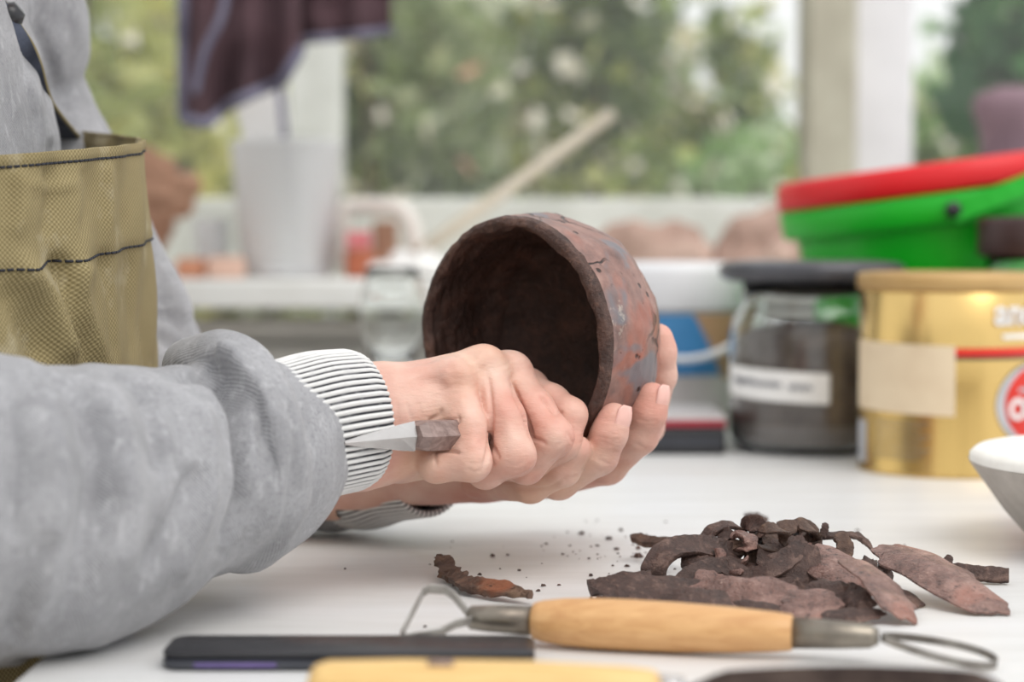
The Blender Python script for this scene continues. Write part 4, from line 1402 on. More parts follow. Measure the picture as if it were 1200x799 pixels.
def make_person():
    Vs, Qs = [], []
    n = 0
    for f, it in ((right_hand(), 3), (left_hand(), 3)):
        V, Q = f.mesh(); V = relax(V, Q, it, 0.5)
        if n == 0: V = sculpt(V, normals_of(V, Q), FIST_CREASES, .84, .95)
        else: V = sculpt(V, normals_of(V, Q), LEFT_CREASES, .88, 1.0)
        Vs.append(V); Qs.append(Q + n); n += len(V)
    f, H = body_field()
    V, Q = f.mesh(); V = relax(V, Q, 2, 0.5)
    Vs.append(V); Qs.append(Q + n); n += len(V)
    V = np.concatenate(Vs); Q = np.concatenate(Qs)
    me = fast_mesh('person', V, Q)
    per = link('person', me, M['skin'])
    tag(per, 'person in a grey sweatshirt and olive canvas apron trimming a clay bowl', 'person')
    # fingernails on the two visible fingertips of the left hand
    for j, nv in ((LEFT_FINGERS[1], (0.86, -0.48, 0.0)), (LEFT_FINGERS[2], (0.90, -0.38, 0.0))):
        tip = Vector(HP(*j[-1][:3])); prev = Vector(HP(*j[-2][:3]))
        a = (tip - prev).normalized(); nn = Vector(nv); nn = (nn - a * nn.dot(a)).normalized(); b = a.cross(nn)
        r0 = j[-1][3] * .001
        rows = []
        for i in range(13):
            t = i / 12
            s = lerp(-0.0050, 0.0078, t)
            half = math.radians(56) * (1 if t > 0.25 else math.sqrt(max(0.05, 1 - ((0.25 - t) / 0.25) ** 2)))
            if t > 0.85: half *= 1 - (t - 0.85) * 2.2
            base_r = r0 + 0.00045 if s < 0 else math.sqrt(max(r0 * r0 - (s * 0.62) ** 2, 1e-8)) + 0.0006
            row_o, row_i = [], []
            for k in range(11):
                q = lerp(-half, half, k / 10)
                d_ = nn * math.cos(q) + b * math.sin(q)
                row_o.append(tip + a * s + d_ * base_r); row_i.append(tip + a * s + d_ * (base_r - 0.0012))
            rows.append(row_o + row_i[::-1])
        MB().grid(rows, close_u=True, cap0=True, cap1=True).build('fingernail', M['nail'], per)
    # face details and hair (above the frame)
    for s in (-1, 1):
        c = H + Vector((.080, s * .032, .012))
        e = MB().lathe([(0.0115 * math.sin(t * math.pi / 12), -0.0115 * math.cos(t * math.pi / 12)) for t in range(13)], c, 20).build('eye', M['eye'], per)
        MB().lathe([(0, 0), (.005, 0), (.0045, .0012), (0, .0015)], c + Vector((.0105, 0, 0)), 16, Matrix.Rotation(math.pi / 2, 3, 'Y')).build('iris', M['iris'], e)
    MB().lathe([(0.012 * math.sin(t * math.pi / 12), -0.012 * math.cos(t * math.pi / 12)) for t in range(13)], H + Vector((.0935, 0, -.055)), 20, Matrix.Diagonal((0.45, 1.6, 0.45))).build('lips', M['lips'], per)
    h = SDF((H.x - .16, H.y - .13, H.z - .20), (H.x + .13, H.y + .13, H.z + .16), .005)
    h.ell(H + Vector((-.008, 0, .012)), (.104, .088, .120), None, .01)
    h.ell(H + Vector((-.075, 0, -.075)), (.050, .070, .080), None, .03)
    h.ell(H + Vector((.105, 0, -.055)), (.085, .105, .110), None, .02, sub=True)
    V, Q = h.mesh()
    link('hair', fast_mesh('hair', V, Q), M['hair'], per)
    # ---------------------------------------------------------- sweatshirt
    f = SDF((-0.46, 0.585, -0.30), (-0.04, 1.30, 0.42), 0.0028)
    CX, CY = -0.30, 0.95
    f.ell((CX - .008, CY, 0.10), (.094, .160, .25), None, .03)
    f.ell((CX, CY, -0.12), (.098, .158, .20), None, .05)
    f.cone((CX - .01, CY - .13, .285), (CX - .01, CY + .13, .285), .056, .056, .02)
    f.cone((CX - .01, CY, .31), (CX, CY, .37), .062, .058, .01)
    # near sleeve
    g = f.like()
    g.chain([(CX, CY - .15, .26), (-.285, .720, .085), HP(-40, 600, .735)], [.066, .060, .0585], .003)
    g.chain([HP(-40, 600, .735), HP(40, 604, .752), HP(130, 580, .785), HP(215, 556, .815), HP(280, 540, .840)], [.0585, .0560, .0510, .0445, .0400], .003)
    g.cone(HP(280, 540, .840), HP(318, 522, .848), .0400, .0330, .012)
    # bunched roll above the cuff
    ring = [(222, 432, .862), (248, 422, .842), (272, 424, .828), (300, 446, .814), (322, 490, .806), (330, 545, .806), (322, 596, .812), (304, 626, .826), (287, 638, .845), (262, 630, .868), (250, 560, .885), (240, 470, .880)]
    rp = spline([Vector(HP(*q)) for q in ring + ring[:1]], 48)
    rr = [.0110 if (i < 12 or i > 44) else .0100 for i in range(49)]
    for i in range(48): g.cone(rp[i], rp[i + 1], rr[i] , rr[i + 1], .004)
    # rest the sleeve on the table
    sl, X, Y, Z = g._blk((TX0 - 0.004, -9, -9), (9, 9, 9))
    g.d[sl] = np.maximum(g.d[sl], (0.0008 - Z + 0 * X + 0 * Y))
    f.join(g, .012)
    # far sleeve
    g = f.like()
    g.chain([(CX, CY + .15, .27), P(-62, 52, 1.11), P(20, 200, 1.11), P(90, 340, 1.10), P(150, 450, 1.09), P(195, 530, 1.07)], [.066, .058, .054, .052, .048, .044], .003)
    g.chain([P(195, 530, 1.07), P(300, 548, 1.06), P(390, 560, 1.045), P(418, 562, 1.040)], [.044, .033, .0285, .0255], .003)
    sl, X, Y, Z = g._blk((TX0 - 0.004, -9, -9), (9, 9, 9))
    g.d[sl] = np.maximum(g.d[sl], (0.0008 - Z + 0 * X + 0 * Y))
    f.join(g, .012)
    # hollow the cuffs' ends so the wrists can pass
    V, Q = f.mesh(); V = relax(V, Q, 3, 0.5)
    V, Q = subdivide(V, Q); V = relax(V, Q, 2, 0.5)
    V = sculpt(V, normals_of(V, Q), SLEEVE_FOLDS, .60, .90)
    V = sculpt(V, normals_of(V, Q), FAR_FOLDS, .93, 1.2)
    V = relax(V, Q, 1, 0.2)
    N_ = normals_of(V, Q)
    V = V + N_ * (0.0012 * wave_noise(V, 70, 5) + 0.0005 * wave_noise(V, 190, 6))[:, None]
    m = V[:, 0] > TX0 - 0.003
    V[m, 2] = np.maximum(V[m, 2], 0.0006)
    sw = link('sweatshirt', fast_mesh('sweatshirt', V, Q), M['jersey'], per)
    sw['label'] = 'soft grey sweatshirt with ribbed cuffs'

    # ---------------------------------------------------------- cuffs
    def cuff(rings, nrib, name, amp=0.0007):
        """rings: (centre, axis_dir, r_up, r_side) along the wrist, outside; returns inside at the end"""
        seg = nrib * 6
        rows = []; st = []
        allr = [(c, a, ru, rs, 0) for c, a, ru, rs in rings]
        c, a, ru, rs = rings[-1]
        allr += [(c + a * 0.0012, a, ru - 0.0008, rs - 0.0008, 0), (c + a * 0.0010, a, ru - 0.0026, rs - 0.0026, 1), (c - a * 0.010, a, ru - 0.0034, rs - 0.0034, 1)]
        for c, a, ru, rs, ins in allr:
            u = Vector((0, 0, 1)); u = (u - a * u.dot(a)).normalized(); s_ = a.cross(u)
            row = []
            for k in range(seg):
                t = 2 * math.pi * k / seg
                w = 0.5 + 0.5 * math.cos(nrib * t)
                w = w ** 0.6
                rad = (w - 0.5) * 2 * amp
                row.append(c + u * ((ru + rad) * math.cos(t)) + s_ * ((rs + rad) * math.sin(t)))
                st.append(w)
            rows.append(row)
        mb = MB().grid(rows, close_u=True)
        me = bpy.data.meshes.new(name); me.from_pydata(mb.V, [], mb.Fc)
        at = me.attributes.new('stripe', 'FLOAT', 'POINT'); at.data.foreach_set('value', np.array(st, dtype=np.float32))
        bm = bmesh.new(); bm.from_mesh(me); bmesh.ops.recalc_face_normals(bm, faces=bm.faces); bm.to_mesh(me); bm.free()
        return link(name, me, M['rib'], sw)

    def cuff_path(pts, nrib, nsub=14):
        """pts: (px,py,d,r_up_mm,r_side_mm)"""
        cs = [Vector(HP(*q[:3])) for q in pts]
        path = spline(cs, nsub)
        rings = []
        for i, c in enumerate(path):
            a = (path[min(i + 1, nsub)] - path[max(i - 1, 0)]).normalized()
            tt = i / nsub * (len(pts) - 1)
            k = min(int(tt), len(pts) - 2); u = tt - k
            u = u * u * (3 - 2 * u)
            rings.append((c, a, lerp(pts[k][3], pts[k + 1][3], u) * .001, lerp(pts[k][4], pts[k + 1][4], u) * .001))
        return rings
    cuff(cuff_path([(292, 515, .838, 29.5, 27), (325, 507, .848, 30.0, 27.5), (370, 498, .862, 31.5, 29), (404, 493, .872, 31.0, 28.5), (418, 491, .876, 29.5, 27.5)], 62, ), 62, 'ribbed_cuff')
    c2 = cuff(cuff_path([(395, 563, 1.047, 24, 25), (430, 560, 1.035, 26.5, 27), (465, 553, 1.020, 24.5, 26), (500, 549, 1.005, 24.0, 27)], 54), 54, 'ribbed_cuff')

    # ---------------------------------------------------------- apron
    CXa, CYa = -0.290, 0.95
    def ztop(ph):      # height of the bib's top edge round the chest
        return interp([-110, -50, 0, 65], [0.186, 0.190, 0.2005, 0.214], ph)
    def ap_pt(ph, z, off=0.0):
        p = math.radians(ph)
        zt = ztop(ph)
        a = interp([-0.30, -0.02, 0.05, 0.10, 0.16, 0.20, 0.22], [0.108, 0.108, 0.113, 0.1145, 0.1115, 0.1095, 0.109], z)
        b = interp([-0.30, 0.05, 0.2], [0.172, 0.172, 0.150], z)
        cph = math.copysign(abs(math.cos(p)) ** 0.85, math.cos(p))
        q = Vector((CXa + a * cph, CYa + b * math.sin(p), z))
        n = Vector((math.cos(p) / a, math.sin(p) / b, 0)).normalized()
        fold = 0.0022 * math.sin(ph * 0.16 + z * 42) * interp([-0.2, 0.10, 0.2], [1.6, 1.0, 0.25], z) + 0.0014 * math.sin(ph * 0.43 - z * 30)
        fold += 0.0013 * noise.noise(Vector((ph * 0.05, z * 18, 3)))
        return q + n * (fold + off)
    nu, nv = 150, 96
    zlow = -0.24
    V = []; UV = []
    hem = 0.0465
    for j in range(nv + 1):
        for i in range(nu + 1):
            ph = lerp(-118, 65, i / nu)
            zt = ztop(ph)
            t = j / nv
            z = lerp(zt, zlow, t ** 1.4)
            depth = zt - z
            off = 0.0014 if depth < hem else 0.0014 * max(0, 1 - (depth - hem) / 0.0025)
            if depth < 0.004: off += 0.0010
            V.append(ap_pt(ph, z, off)); UV.append((math.radians(ph) * 0.14, z))
    Va = np.array([tuple(v) for v in V])
    Fq = [(j * (nu + 1) + i, j * (nu + 1) + i + 1, (j + 1) * (nu + 1) + i + 1, (j + 1) * (nu + 1) + i) for j in range(nv) for i in range(nu)]
    Qa = np.array(Fq); Na = normals_of(Va, Qa)
    if Na[nu // 2, 0] < 0:
        Na = -Na; Qa = Qa[:, ::-1]; Fq = [tuple(int(v) for v in q) for q in Qa]
    Va = sculpt(Va, Na, APRON_FOLDS, .75, 1.0)
    V = Va
    me = bpy.data.meshes.new('apron'); me.from_pydata([tuple(v) for v in V], [], Fq)
    uvl = me.uv_layers.new(name='UVMap')
    li = np.empty(len(me.loops), dtype=np.int32); me.loops.foreach_get('vertex_index', li)
    uvl.data.foreach_set('uv', np.array(UV, dtype=np.float32)[li].ravel())
    ap = link('apron', me, M['canvas'], per)
    ap['label'] = 'olive canvas bib apron'
    so = ap.modifiers.new('thickness', 'SOLIDIFY'); so.thickness = 0.0022; so.offset = -1
    # stitched lines: hem seam and top edge, dashes of navy thread
    G = Va.reshape(nv + 1, nu + 1, 3); GN = Na.reshape(nv + 1, nu + 1, 3)
    def on_cloth(ph, dz):
        u = (ph + 118) / 183 * nu; i = int(min(max(u, 0), nu - 1)); fu = u - i
        t = (dz / (ztop(ph) - zlow)) ** (1 / 1.4) * nv
        j = int(min(t, nv - 1)); fv = t - j
        def bil(A): return (A[j, i] * (1 - fu) + A[j, i + 1] * fu) * (1 - fv) + (A[j + 1, i] * (1 - fu) + A[j + 1, i + 1] * fu) * fv
        return Vector(bil(G)) + Vector(bil(GN)) * 0.0004
    for dz, nm in ((0.0482, 'seam_stitching'), (0.0052, 'edge_stitching')):
        mb = MB()
        for i in range(0, 118):
            p0 = -112 + i * 1.48
            mb.tube([on_cloth(p0 + q * 0.36, dz) for q in range(4)], 0.0006, 5)
        mb.build(nm, M['thread'], ap)
    # strap from the far corner up to the neck
    corner = ap_pt(64, ztop(64) - 0.004)
    path = spline([corner, Vector(HP(60, 120, 0.990)), Vector(HP(43, 66, 0.950)), Vector(HP(22, 30, 0.935)), Vector(HP(-30, -40, 0.935)), Vector((-0.33, 0.99, 0.36))], 30)
    rows = []
    for k, p in enumerate(path):
        t = (path[min(k + 1, 30)] - path[max(k - 1, 0)]).normalized()
        wv = Vector((-0.55, -0.83, 0.0)); wv = (wv - t * wv.dot(t)).normalized(); b_ = t.cross(wv)
        rows.append([p, p + b_ * 0.0016, p + wv * 0.014 + b_ * 0.0016, p + wv * 0.014])
    stp = MB().grid(rows, close_u=True, cap0=True, cap1=True).build('strap', M['strap'], ap, True, 40)
    MB().tube([p + Vector((0.0004, 0, 0)) for p in path], 0.0012, 6).build('strap_edging', M['canvas'], stp)
    kb = Vector(HP(8, 22, 0.935))
    MB().lathe([(0, -0.006), (.004, -0.006), (.0062, -0.003), (.0062, .003), (.004, .006), (0, .006)], kb, 20, Matrix.Rotation(0.9, 3, 'Y') @ Matrix.Diagonal((1, 1, 1.3))).build('strap_slider', M['black_plastic'], stp)
    # trousers and shoes, below the table
    f = SDF((-0.46, 0.72, FLOOR_Z - 0.002), (-0.02, 1.18, -0.12), 0.008)
    for s in (-1, 1):
        f.chain([(CX, CY + s * .085, -.22), (CX + .05, CY + s * .10, -.46), (CX + .03, CY + s * .10, FLOOR_Z + .06)], [.098, .075, .055], .03)
    f.ell((CX, CY, -.20), (.115, .165, .10), None, .03)
    V, Q = f.mesh(); link('trousers', fast_mesh('trousers', V, Q), M['denim'], per)
    for s in (-1, 1):
        f = SDF((-0.42, 0.72, FLOOR_Z), (0.0, 1.2, FLOOR_Z + .12), 0.006)
        f.chain([(CX - .02, CY + s * .10, FLOOR_Z + .045), (CX + .09, CY + s * .11, FLOOR_Z + .038), (CX + .17, CY + s * .12, FLOOR_Z + .034)], [.045, .042, .034], .02)
        V, Q = f.mesh(); link('shoe', fast_mesh('shoe', V, Q), M['black_plastic'], per)
    return per


person = make_person()

# ---------------------------------------------------------------- the tool in the fist
T0 = P(524, 509, .872); T1 = P(486, 511, .858); T2 = P(404, 519, .836)
tl = empty('trimming_tool', T0, 'steel trimming blade with a faceted brown handle gripped in the right fist', 'tool')
ax_ = (T0 - T1).normalized()
u_ = Vector((0, 0, 1)); u_ = (u_ - ax_ * u_.dot(ax_)).normalized(); v_ = ax_.cross(u_)
TE = T0 + ax_ * 0.085
rows = []
for t, sc in ((0.0, 0.72), (0.004, 1.0), (0.012, 1.0), (0.020, 1.0), (0.10, 1.0), (0.118, 0.8)):
    c = T1 + ax_ * t
    rows.append([c + (u_ * math.cos(q) * 0.0074 + v_ * math.sin(q) * 0.0074) * sc for q in [math.radians(30 + 60 * i) for i in range(6)]])
MB().grid(rows, close_u=True, cap0=True, cap1=True).build('handle', M['brownwood'], tl, False)
rows = []
c0_ = T1 + ax_ * 0.004
dirB = (T2 - T1).normalized()
for t, w_, th in ((0.0, 0.0066, 0.0022), (0.008, 0.0056, 0.0012), (0.016, 0.0042, 0.0010), (0.026, 0.0028, 0.0008), ((T2 - T1).length, 0.0008, 0.0005)):
    c = T1 + dirB * t
    uu = Vector((0, 0, 1)); uu = (uu - dirB * uu.dot(dirB)).normalized(); vv = dirB.cross(uu)
    rows.append([c + uu * w_, c + vv * th, c - uu * w_, c - vv * th])
MB().grid(rows, close_u=True, cap0=True, cap1=True).build('blade', M['pale_steel'], tl, False)

# ================================================================== CLAY SHAVINGS
PILE = 'clay shavings on the table'


def ragged(seed, k=14, amp=0.10):
    r = random.Random(seed)
    ph = [(r.uniform(0, 6.28), r.uniform(0.4, 1.0)) for _ in range(k)]
    return lambda t: 1 + amp * sum(a * math.sin((i + 2) * t + p) / (1 + 0.35 * i) for i, (p, a) in enumerate(ph))


def lift(rows):
    m = min(q.z for r_ in rows for q in r_)
    if m < 0.0004:
        for r_ in rows:
            for q in r_: q.z += 0.0004 - m


def chip(e0, e1, width, n, label, mat='chip_smooth', bend=0.12, th=1.8, seed=0, cup=0.10):
    a = P(*e0); b = P(*e1)
    c = (a + b) / 2; u = (b - a); L = u.length / 2; u.normalize()
    n = Vector(n); n = (n - u * n.dot(u)).normalized(); v = n.cross(u)
    W = width * .0005
    rg = ragged(seed)
    rows_t, rows_b = [], []
    rad = 7; seg = 56
    for j in range(rad + 1):
        f = max(j / rad, 0.02)
        rt_, rb_ = [], []
        for i in range(seg):
            t = 2 * math.pi * i / seg
            ct, st = math.cos(t), math.sin(t)
            m = (abs(ct) ** 2.6 + abs(st) ** 2.6) ** (-1 / 2.6)
            x = ct * m * f * rg(t) * L; y = st * m * f * rg(t) * W
            h = -bend * (x / L) ** 2 * L * 0.5 - cup * (y / W) ** 2 * W
            h += 0.0010 * noise.noise(Vector((x * 90, y * 90, seed * 3.1)))
            q = c + u * x + v * y + n * h
            edge = th * .001 * (1 - 0.75 * max(0, f - 0.5) * 2 * 0.9)
            rt_.append(q + n * edge * 0.5); rb_.append(q - n * edge * 0.5)
        rows_t.append(rt_); rows_b.append(rb_)
    rows = rows_t + rows_b[::-1]
    lift(rows)
    o = MB().grid(rows, close_u=True, cap0=True, cap1=True).build('clay_shaving', M[mat], None, True, 60)
    return tag(recenter(o), label, 'clay shaving', PILE)


def strip(pts, w, label, mat='chip_dark', th=2.0, nrm=(0, -0.5, 0.85), seed=0, twist=0.0, taper=True, name='clay_shaving', n=34, rough=0.35):
    path = spline([P(*q) for q in pts], n)
    nr = Vector(nrm).normalized()
    rows = []
    SEG = 12
    for k, p in enumerate(path):
        t = (path[min(k + 1, n)] - path[max(k - 1, 0)]).normalized()
        n_ = nr - t * nr.dot(t)
        n_ = n_.normalized() if n_.length > 1e-4 else t.orthogonal().normalized()
        n_ = Matrix.Rotation(twist * k / n, 3, t) @ n_
        b_ = t.cross(n_)
        f = k / n
        ww = w * .0005 * ((0.35 + 0.65 * min(1, f * 7) * min(1, (1 - f) * 6)) if taper else 1.0)
        ww *= 1 + rough * 0.9 * noise.noise(Vector((f * 7, seed * 1.7, 0))) + rough * 0.5 * noise.noise(Vector((f * 22, seed * 1.7, 3)))
        tt = th * .0005 * (0.6 + 0.4 * min(1, f * 5) * min(1, (1 - f) * 5))
        row = []
        for i in range(SEG):
            q = 2 * math.pi * i / SEG
            cx = math.copysign(abs(math.cos(q)) ** 0.6, math.cos(q)); sy = math.copysign(abs(math.sin(q)) ** 0.6, math.sin(q))
            pt = p + b_ * (ww * cx) + n_ * (tt * sy + ww * 0.25 * cx * cx)
            d_ = (pt - p).normalized()
            pt += d_ * (rough * 0.0022 * noise.noise(pt * 330 + Vector((seed, 0, 0))) + rough * 0.0016 * noise.noise(pt * 800))
            row.append(pt)
        rows.append(row)
    lift(rows)
    o = MB().grid(rows, close_u=True, cap0=True, cap1=True).build(name, M[mat], None, True, 55)
    return tag(recenter(o), label, 'clay shaving', PILE)


chip((816, 688, .835), (932, 703, .822), 22, (0.0, -0.62, 0.78), 'broad leaf-shaped mauve clay shaving lying behind the beech handle', seed=1, bend=0.10)
chip((944, 636, .880), (1026, 700, .842), 22, (0.25, -0.85, 0.50), 'smooth oblong clay shaving slanting down the top of the pile', seed=2, bend=0.14, th=2.4)
chip((1006, 678, .845), (1062, 744, .800), 24, (0.42, -0.75, 0.50), 'smooth clay shaving leaning against the steel ferrule', seed=3, bend=0.12, th=2.2)
chip((1038, 656, .880), (1168, 732, .820), 28, (0.30, -0.72, 0.66), 'large mottled clay slab shaving at the right end of the pile', seed=4, bend=0.10, th=2.6)
chip((902, 696, .862), (968, 672, .866), 24, (-0.05, -0.88, 0.50), 'dark brown clay shaving standing in the middle of the pile', 'chip_dark', seed=5, bend=0.05)
chip((912, 722, .812), (988, 715, .815), 19, (0.0, -0.45, 0.9), 'small flat mauve shaving at the foot of the pile beside the handle', seed=6, bend=0.08)
chip((862, 706, .818), (922, 716, .812), 8, (0.0, -0.5, 0.85), 'dark narrow flake under the broad mauve shaving', 'chip_dark', seed=7)
chip((966, 731, .802), (1032, 728, .803), 11, (0.0, -0.4, 0.9), 'thin dark flake just above the ferrule', 'chip_dark', seed=8)
chip((700, 696, .832), (818, 692, .838), 20, (0.0, -0.6, 0.78), 'long dark flake at the left end of the pile', 'chip_dark', seed=9, bend=0.06, th=3.0)
chip((770, 706, .820), (862, 708, .818), 18, (0.0, -0.5, 0.85), 'dark flake tucked under the broad leaf-shaped shaving', 'chip_dark', seed=10)
chip((985, 700, .835), (1020, 728, .812), 12, (-0.3, -0.75, 0.55), 'dark flake wedged between two slanting smooth shavings', 'chip_dark', seed=12, th=2.4)
chip((950, 690, .838), (1000, 712, .825), 16, (0.1, -0.7, 0.6), 'dark flake below the slanting oblong shaving', 'chip_dark', seed=13, th=2.4)
chip((1040, 690, .855), (1075, 715, .835), 12, (0.3, -0.6, 0.6), 'dark flake behind the large mottled slab', 'chip_dark', seed=14)
chip((846, 676, .875), (905, 668, .880), 14, (0.0, -0.5, 0.8), 'dark flake beneath the curls in the middle of the pile', 'chip_dark', seed=15)

strip([(690, 690, .850), (715, 686, .852), (745, 681, .855), (764, 679, .856)], 8.5, 'bark-like ridged shaving sticking out at the left', th=4.0, seed=21, nrm=(0, -0.8, 0.6), taper=False, rough=0.3)
strip([(688, 708, .822), (700, 706, .822), (722, 705, .823)], 5, 'small dark crumbly shaving beside the end of the beech handle', th=3, seed=22, rough=0.6)
strip([(767, 684, .862), (768, 666, .862), (782, 648, .868), (808, 641, .876), (838, 644, .884), (862, 650, .892)], 12, 'thick arched dark clay curl', th=4.2, seed=23, nrm=(-0.35, -0.75, 0.55), rough=0.14, taper=False)
strip([(740, 628, .962), (756, 635, .955), (780, 637, .945), (812, 644, .930)], 6.5, 'brown twig-like shaving pointing left behind the arched curl', 'chip_rust', th=4, seed=24, rough=0.2)
strip([(766, 650, .920), (778, 646, .922), (795, 650, .925)], 7, 'stubby brown shaving beneath the twig-like one', 'chip_smooth', th=5, seed=25, rough=0.15)
strip([(822, 642, .905), (832, 625, .908), (848, 617, .912), (862, 618, .915), (868, 626, .918), (880, 640, .915)], 7, 'small dark loop curl on top of the pile', th=2.4, seed=26, nrm=(0, -0.3, 0.9), rough=0.2)
strip([(790, 684, .858), (815, 672, .862), (845, 664, .868), (875, 676, .865), (905, 668, .862), (940, 650, .868)], 9, 'long grey-brown ribbon shaving winding across the pile', th=3.2, seed=27, nrm=(0, -0.7, 0.6), rough=0.3)
strip([(800, 664, .870), (820, 655, .875), (850, 660, .880), (876, 668, .882)], 8, 'knobbly shaving inside the arched curl', th=4, seed=28, rough=0.4)
strip([(846, 648, .892), (862, 640, .893), (880, 648, .892), (884, 664, .890), (900, 672, .886)], 7, 'rusty brown curl near the top of the pile', 'chip_rust', th=2.5, seed=29, rough=0.3)
strip([(888, 662, .880), (896, 650, .884), (892, 644, .890), (880, 648, .894), (880, 662, .892), (892, 672, .884)], 8, 'tight dark ring-shaped curl', th=2.2, seed=30, nrm=(0.5, -0.5, 0.6), rough=0.2)
strip([(908, 622, .925), (925, 626, .920), (960, 629, .915), (994, 627, .912), (1010, 632, .915), (1024, 646, .915)], 4.2, 'long thin twig-like shaving along the crest of the pile', th=2.4, seed=31, rough=0.35)
strip([(962, 632, .912), (966, 622, .912), (967, 612, .913)], 3.4, 'little upright spike shaving on the crest', th=2, seed=32, rough=0.3)
strip([(980, 626, .900), (988, 636, .898), (990, 648, .895), (984, 656, .893)], 8, 'orange-brown shaving hanging behind the oblong one', 'chip_rust', th=3, seed=33, rough=0.3)
strip([(898, 640, .905), (912, 626, .912), (930, 618, .916), (945, 622, .916), (955, 634, .910)], 10, 'brown curl at the crest with an ochre fleck', 'chip_rust', th=3.2, seed=34, rough=0.35)
strip([(905, 656, .888), (918, 640, .893), (935, 642, .892), (945, 656, .885)], 10, 'dark crumpled shaving below the crest', th=4, seed=35, rough=0.45)
strip([(1096, 675, .900), (1120, 676, .899), (1150, 679, .897), (1182, 681, .895)], 7, 'straight dark bar-shaped shaving sticking out at the right', th=5.5, seed=36, nrm=(0, -0.85, 0.5), taper=False, rough=0.14)
strip([(1092, 668, .905), (1102, 666, .906), (1110, 660, .908), (1112, 650, .909)], 5, 'small hooked shaving behind the large mottled slab', th=3, seed=37, rough=0.25)
strip([(1040, 672, .868), (1037, 662, .868), (1040, 655, .870), (1046, 660, .872)], 6, 'curled lip shaving at the top corner of the large slab', th=2, seed=38, rough=0.3)
strip([(1008, 668, .900), (1018, 664, .902), (1026, 668, .903)], 7, 'crumb-like shaving between slab and crest', th=5, seed=39, rough=0.6)
strip([(1020, 686, .890), (1032, 680, .892), (1046, 684, .892)], 7, 'dark knobbly bit behind the slanting shaving', th=5, seed=40, rough=0.6)
strip([(875, 612, 1.055), (884, 609, 1.055), (898, 612, 1.05)], 7, 'lone ragged crumb lying behind the pile', th=5, seed=41, rough=0.7)
strip([(518, 668, .925), (523, 680, .912), (530, 692, .895), (548, 702, .872), (580, 708, .858), (622, 714, .845)], 8, 'ragged rust-brown shaving with ochre flecks by the wire loop', 'chip_rust', th=4, seed=42, rough=0.7)
strip([(524, 690, .890), (540, 694, .885), (552, 702, .875)], 6, 'rusty fragment lying against the ragged shaving by the wire loop', 'chip_rust', th=3, seed=43, rough=0.8)
CURLS = [('pale-edged', (842, 632)), ('loose', (866, 636)), ('tight', (902, 632)), ('flattened', (926, 650)), ('ragged', (828, 652)), ('springy', (938, 628)), ('broken', (880, 622)), ('rough', (858, 656)), ('tangled', (912, 664)), ('stiff', (976, 640))]
for k, (adj, (cx_, cy_)) in enumerate(CURLS):
    q_ = random.Random(200 + k)
    rad = q_.uniform(10, 17); a0 = q_.uniform(0, 6.28); sg = q_.choice((-1, 1)); arc = q_.uniform(3.0, 4.8); d0 = 0.895 + q_.uniform(-.015, .02)
    strip([(cx_ + rad * 1.25 * math.cos(a0 + sg * arc * i / 6), cy_ + rad * 0.8 * math.sin(a0 + sg * arc * i / 6), d0 + 0.006 * math.sin(a0 + i)) for i in range(7)], q_.uniform(5.5, 9), adj + ' little clay curl in the tangle on top of the heap', ('chip_dark', 'chip_smooth', 'chip_rust')[k % 3], th=2.4, seed=210 + k, rough=0.3, nrm=(q_.uniform(-.4, .4), -0.6, 0.7), twist=q_.uniform(-1.2, 1.2), n=22)
# filler curls and flakes buried in the heap
rr_ = random.Random(5)
FILL = ['%s %s clay shaving half buried %s' % (a, b, c) for c in ('beside the arched curl', 'below the crest of the heap', 'under the slanting oblong shaving', 'next to the winding ribbon shaving') for a, b in (('small', 'bent'), ('short', 'crumbly'), ('narrow', 'curved'), ('stubby', 'twisted'))]
for k in range(16):
    px = rr_.uniform(810, 960); py = rr_.uniform(636, 690)
    d = lerp(0.915, 0.850, (py - 636) / 54)
    a = rr_.uniform(0, 3.14); L = rr_.uniform(14, 30); dx, dy = math.cos(a) * L, math.sin(a) * L * 0.45
    cv = rr_.uniform(-10, 10)
    strip([(px - dx, py - dy, d), (px - dx * .3, py - dy * .3 - abs(cv), d + .004), (px + dx * .4, py + dy * .4 - abs(cv) * .6, d + .005), (px + dx, py + dy, d)], rr_.uniform(5, 9), FILL[k], rr_.choice(['chip_dark', 'chip_dark', 'chip_smooth', 'chip_rust']), th=2.8, seed=60 + k, rough=0.35, twist=rr_.uniform(-1, 1), n=14)

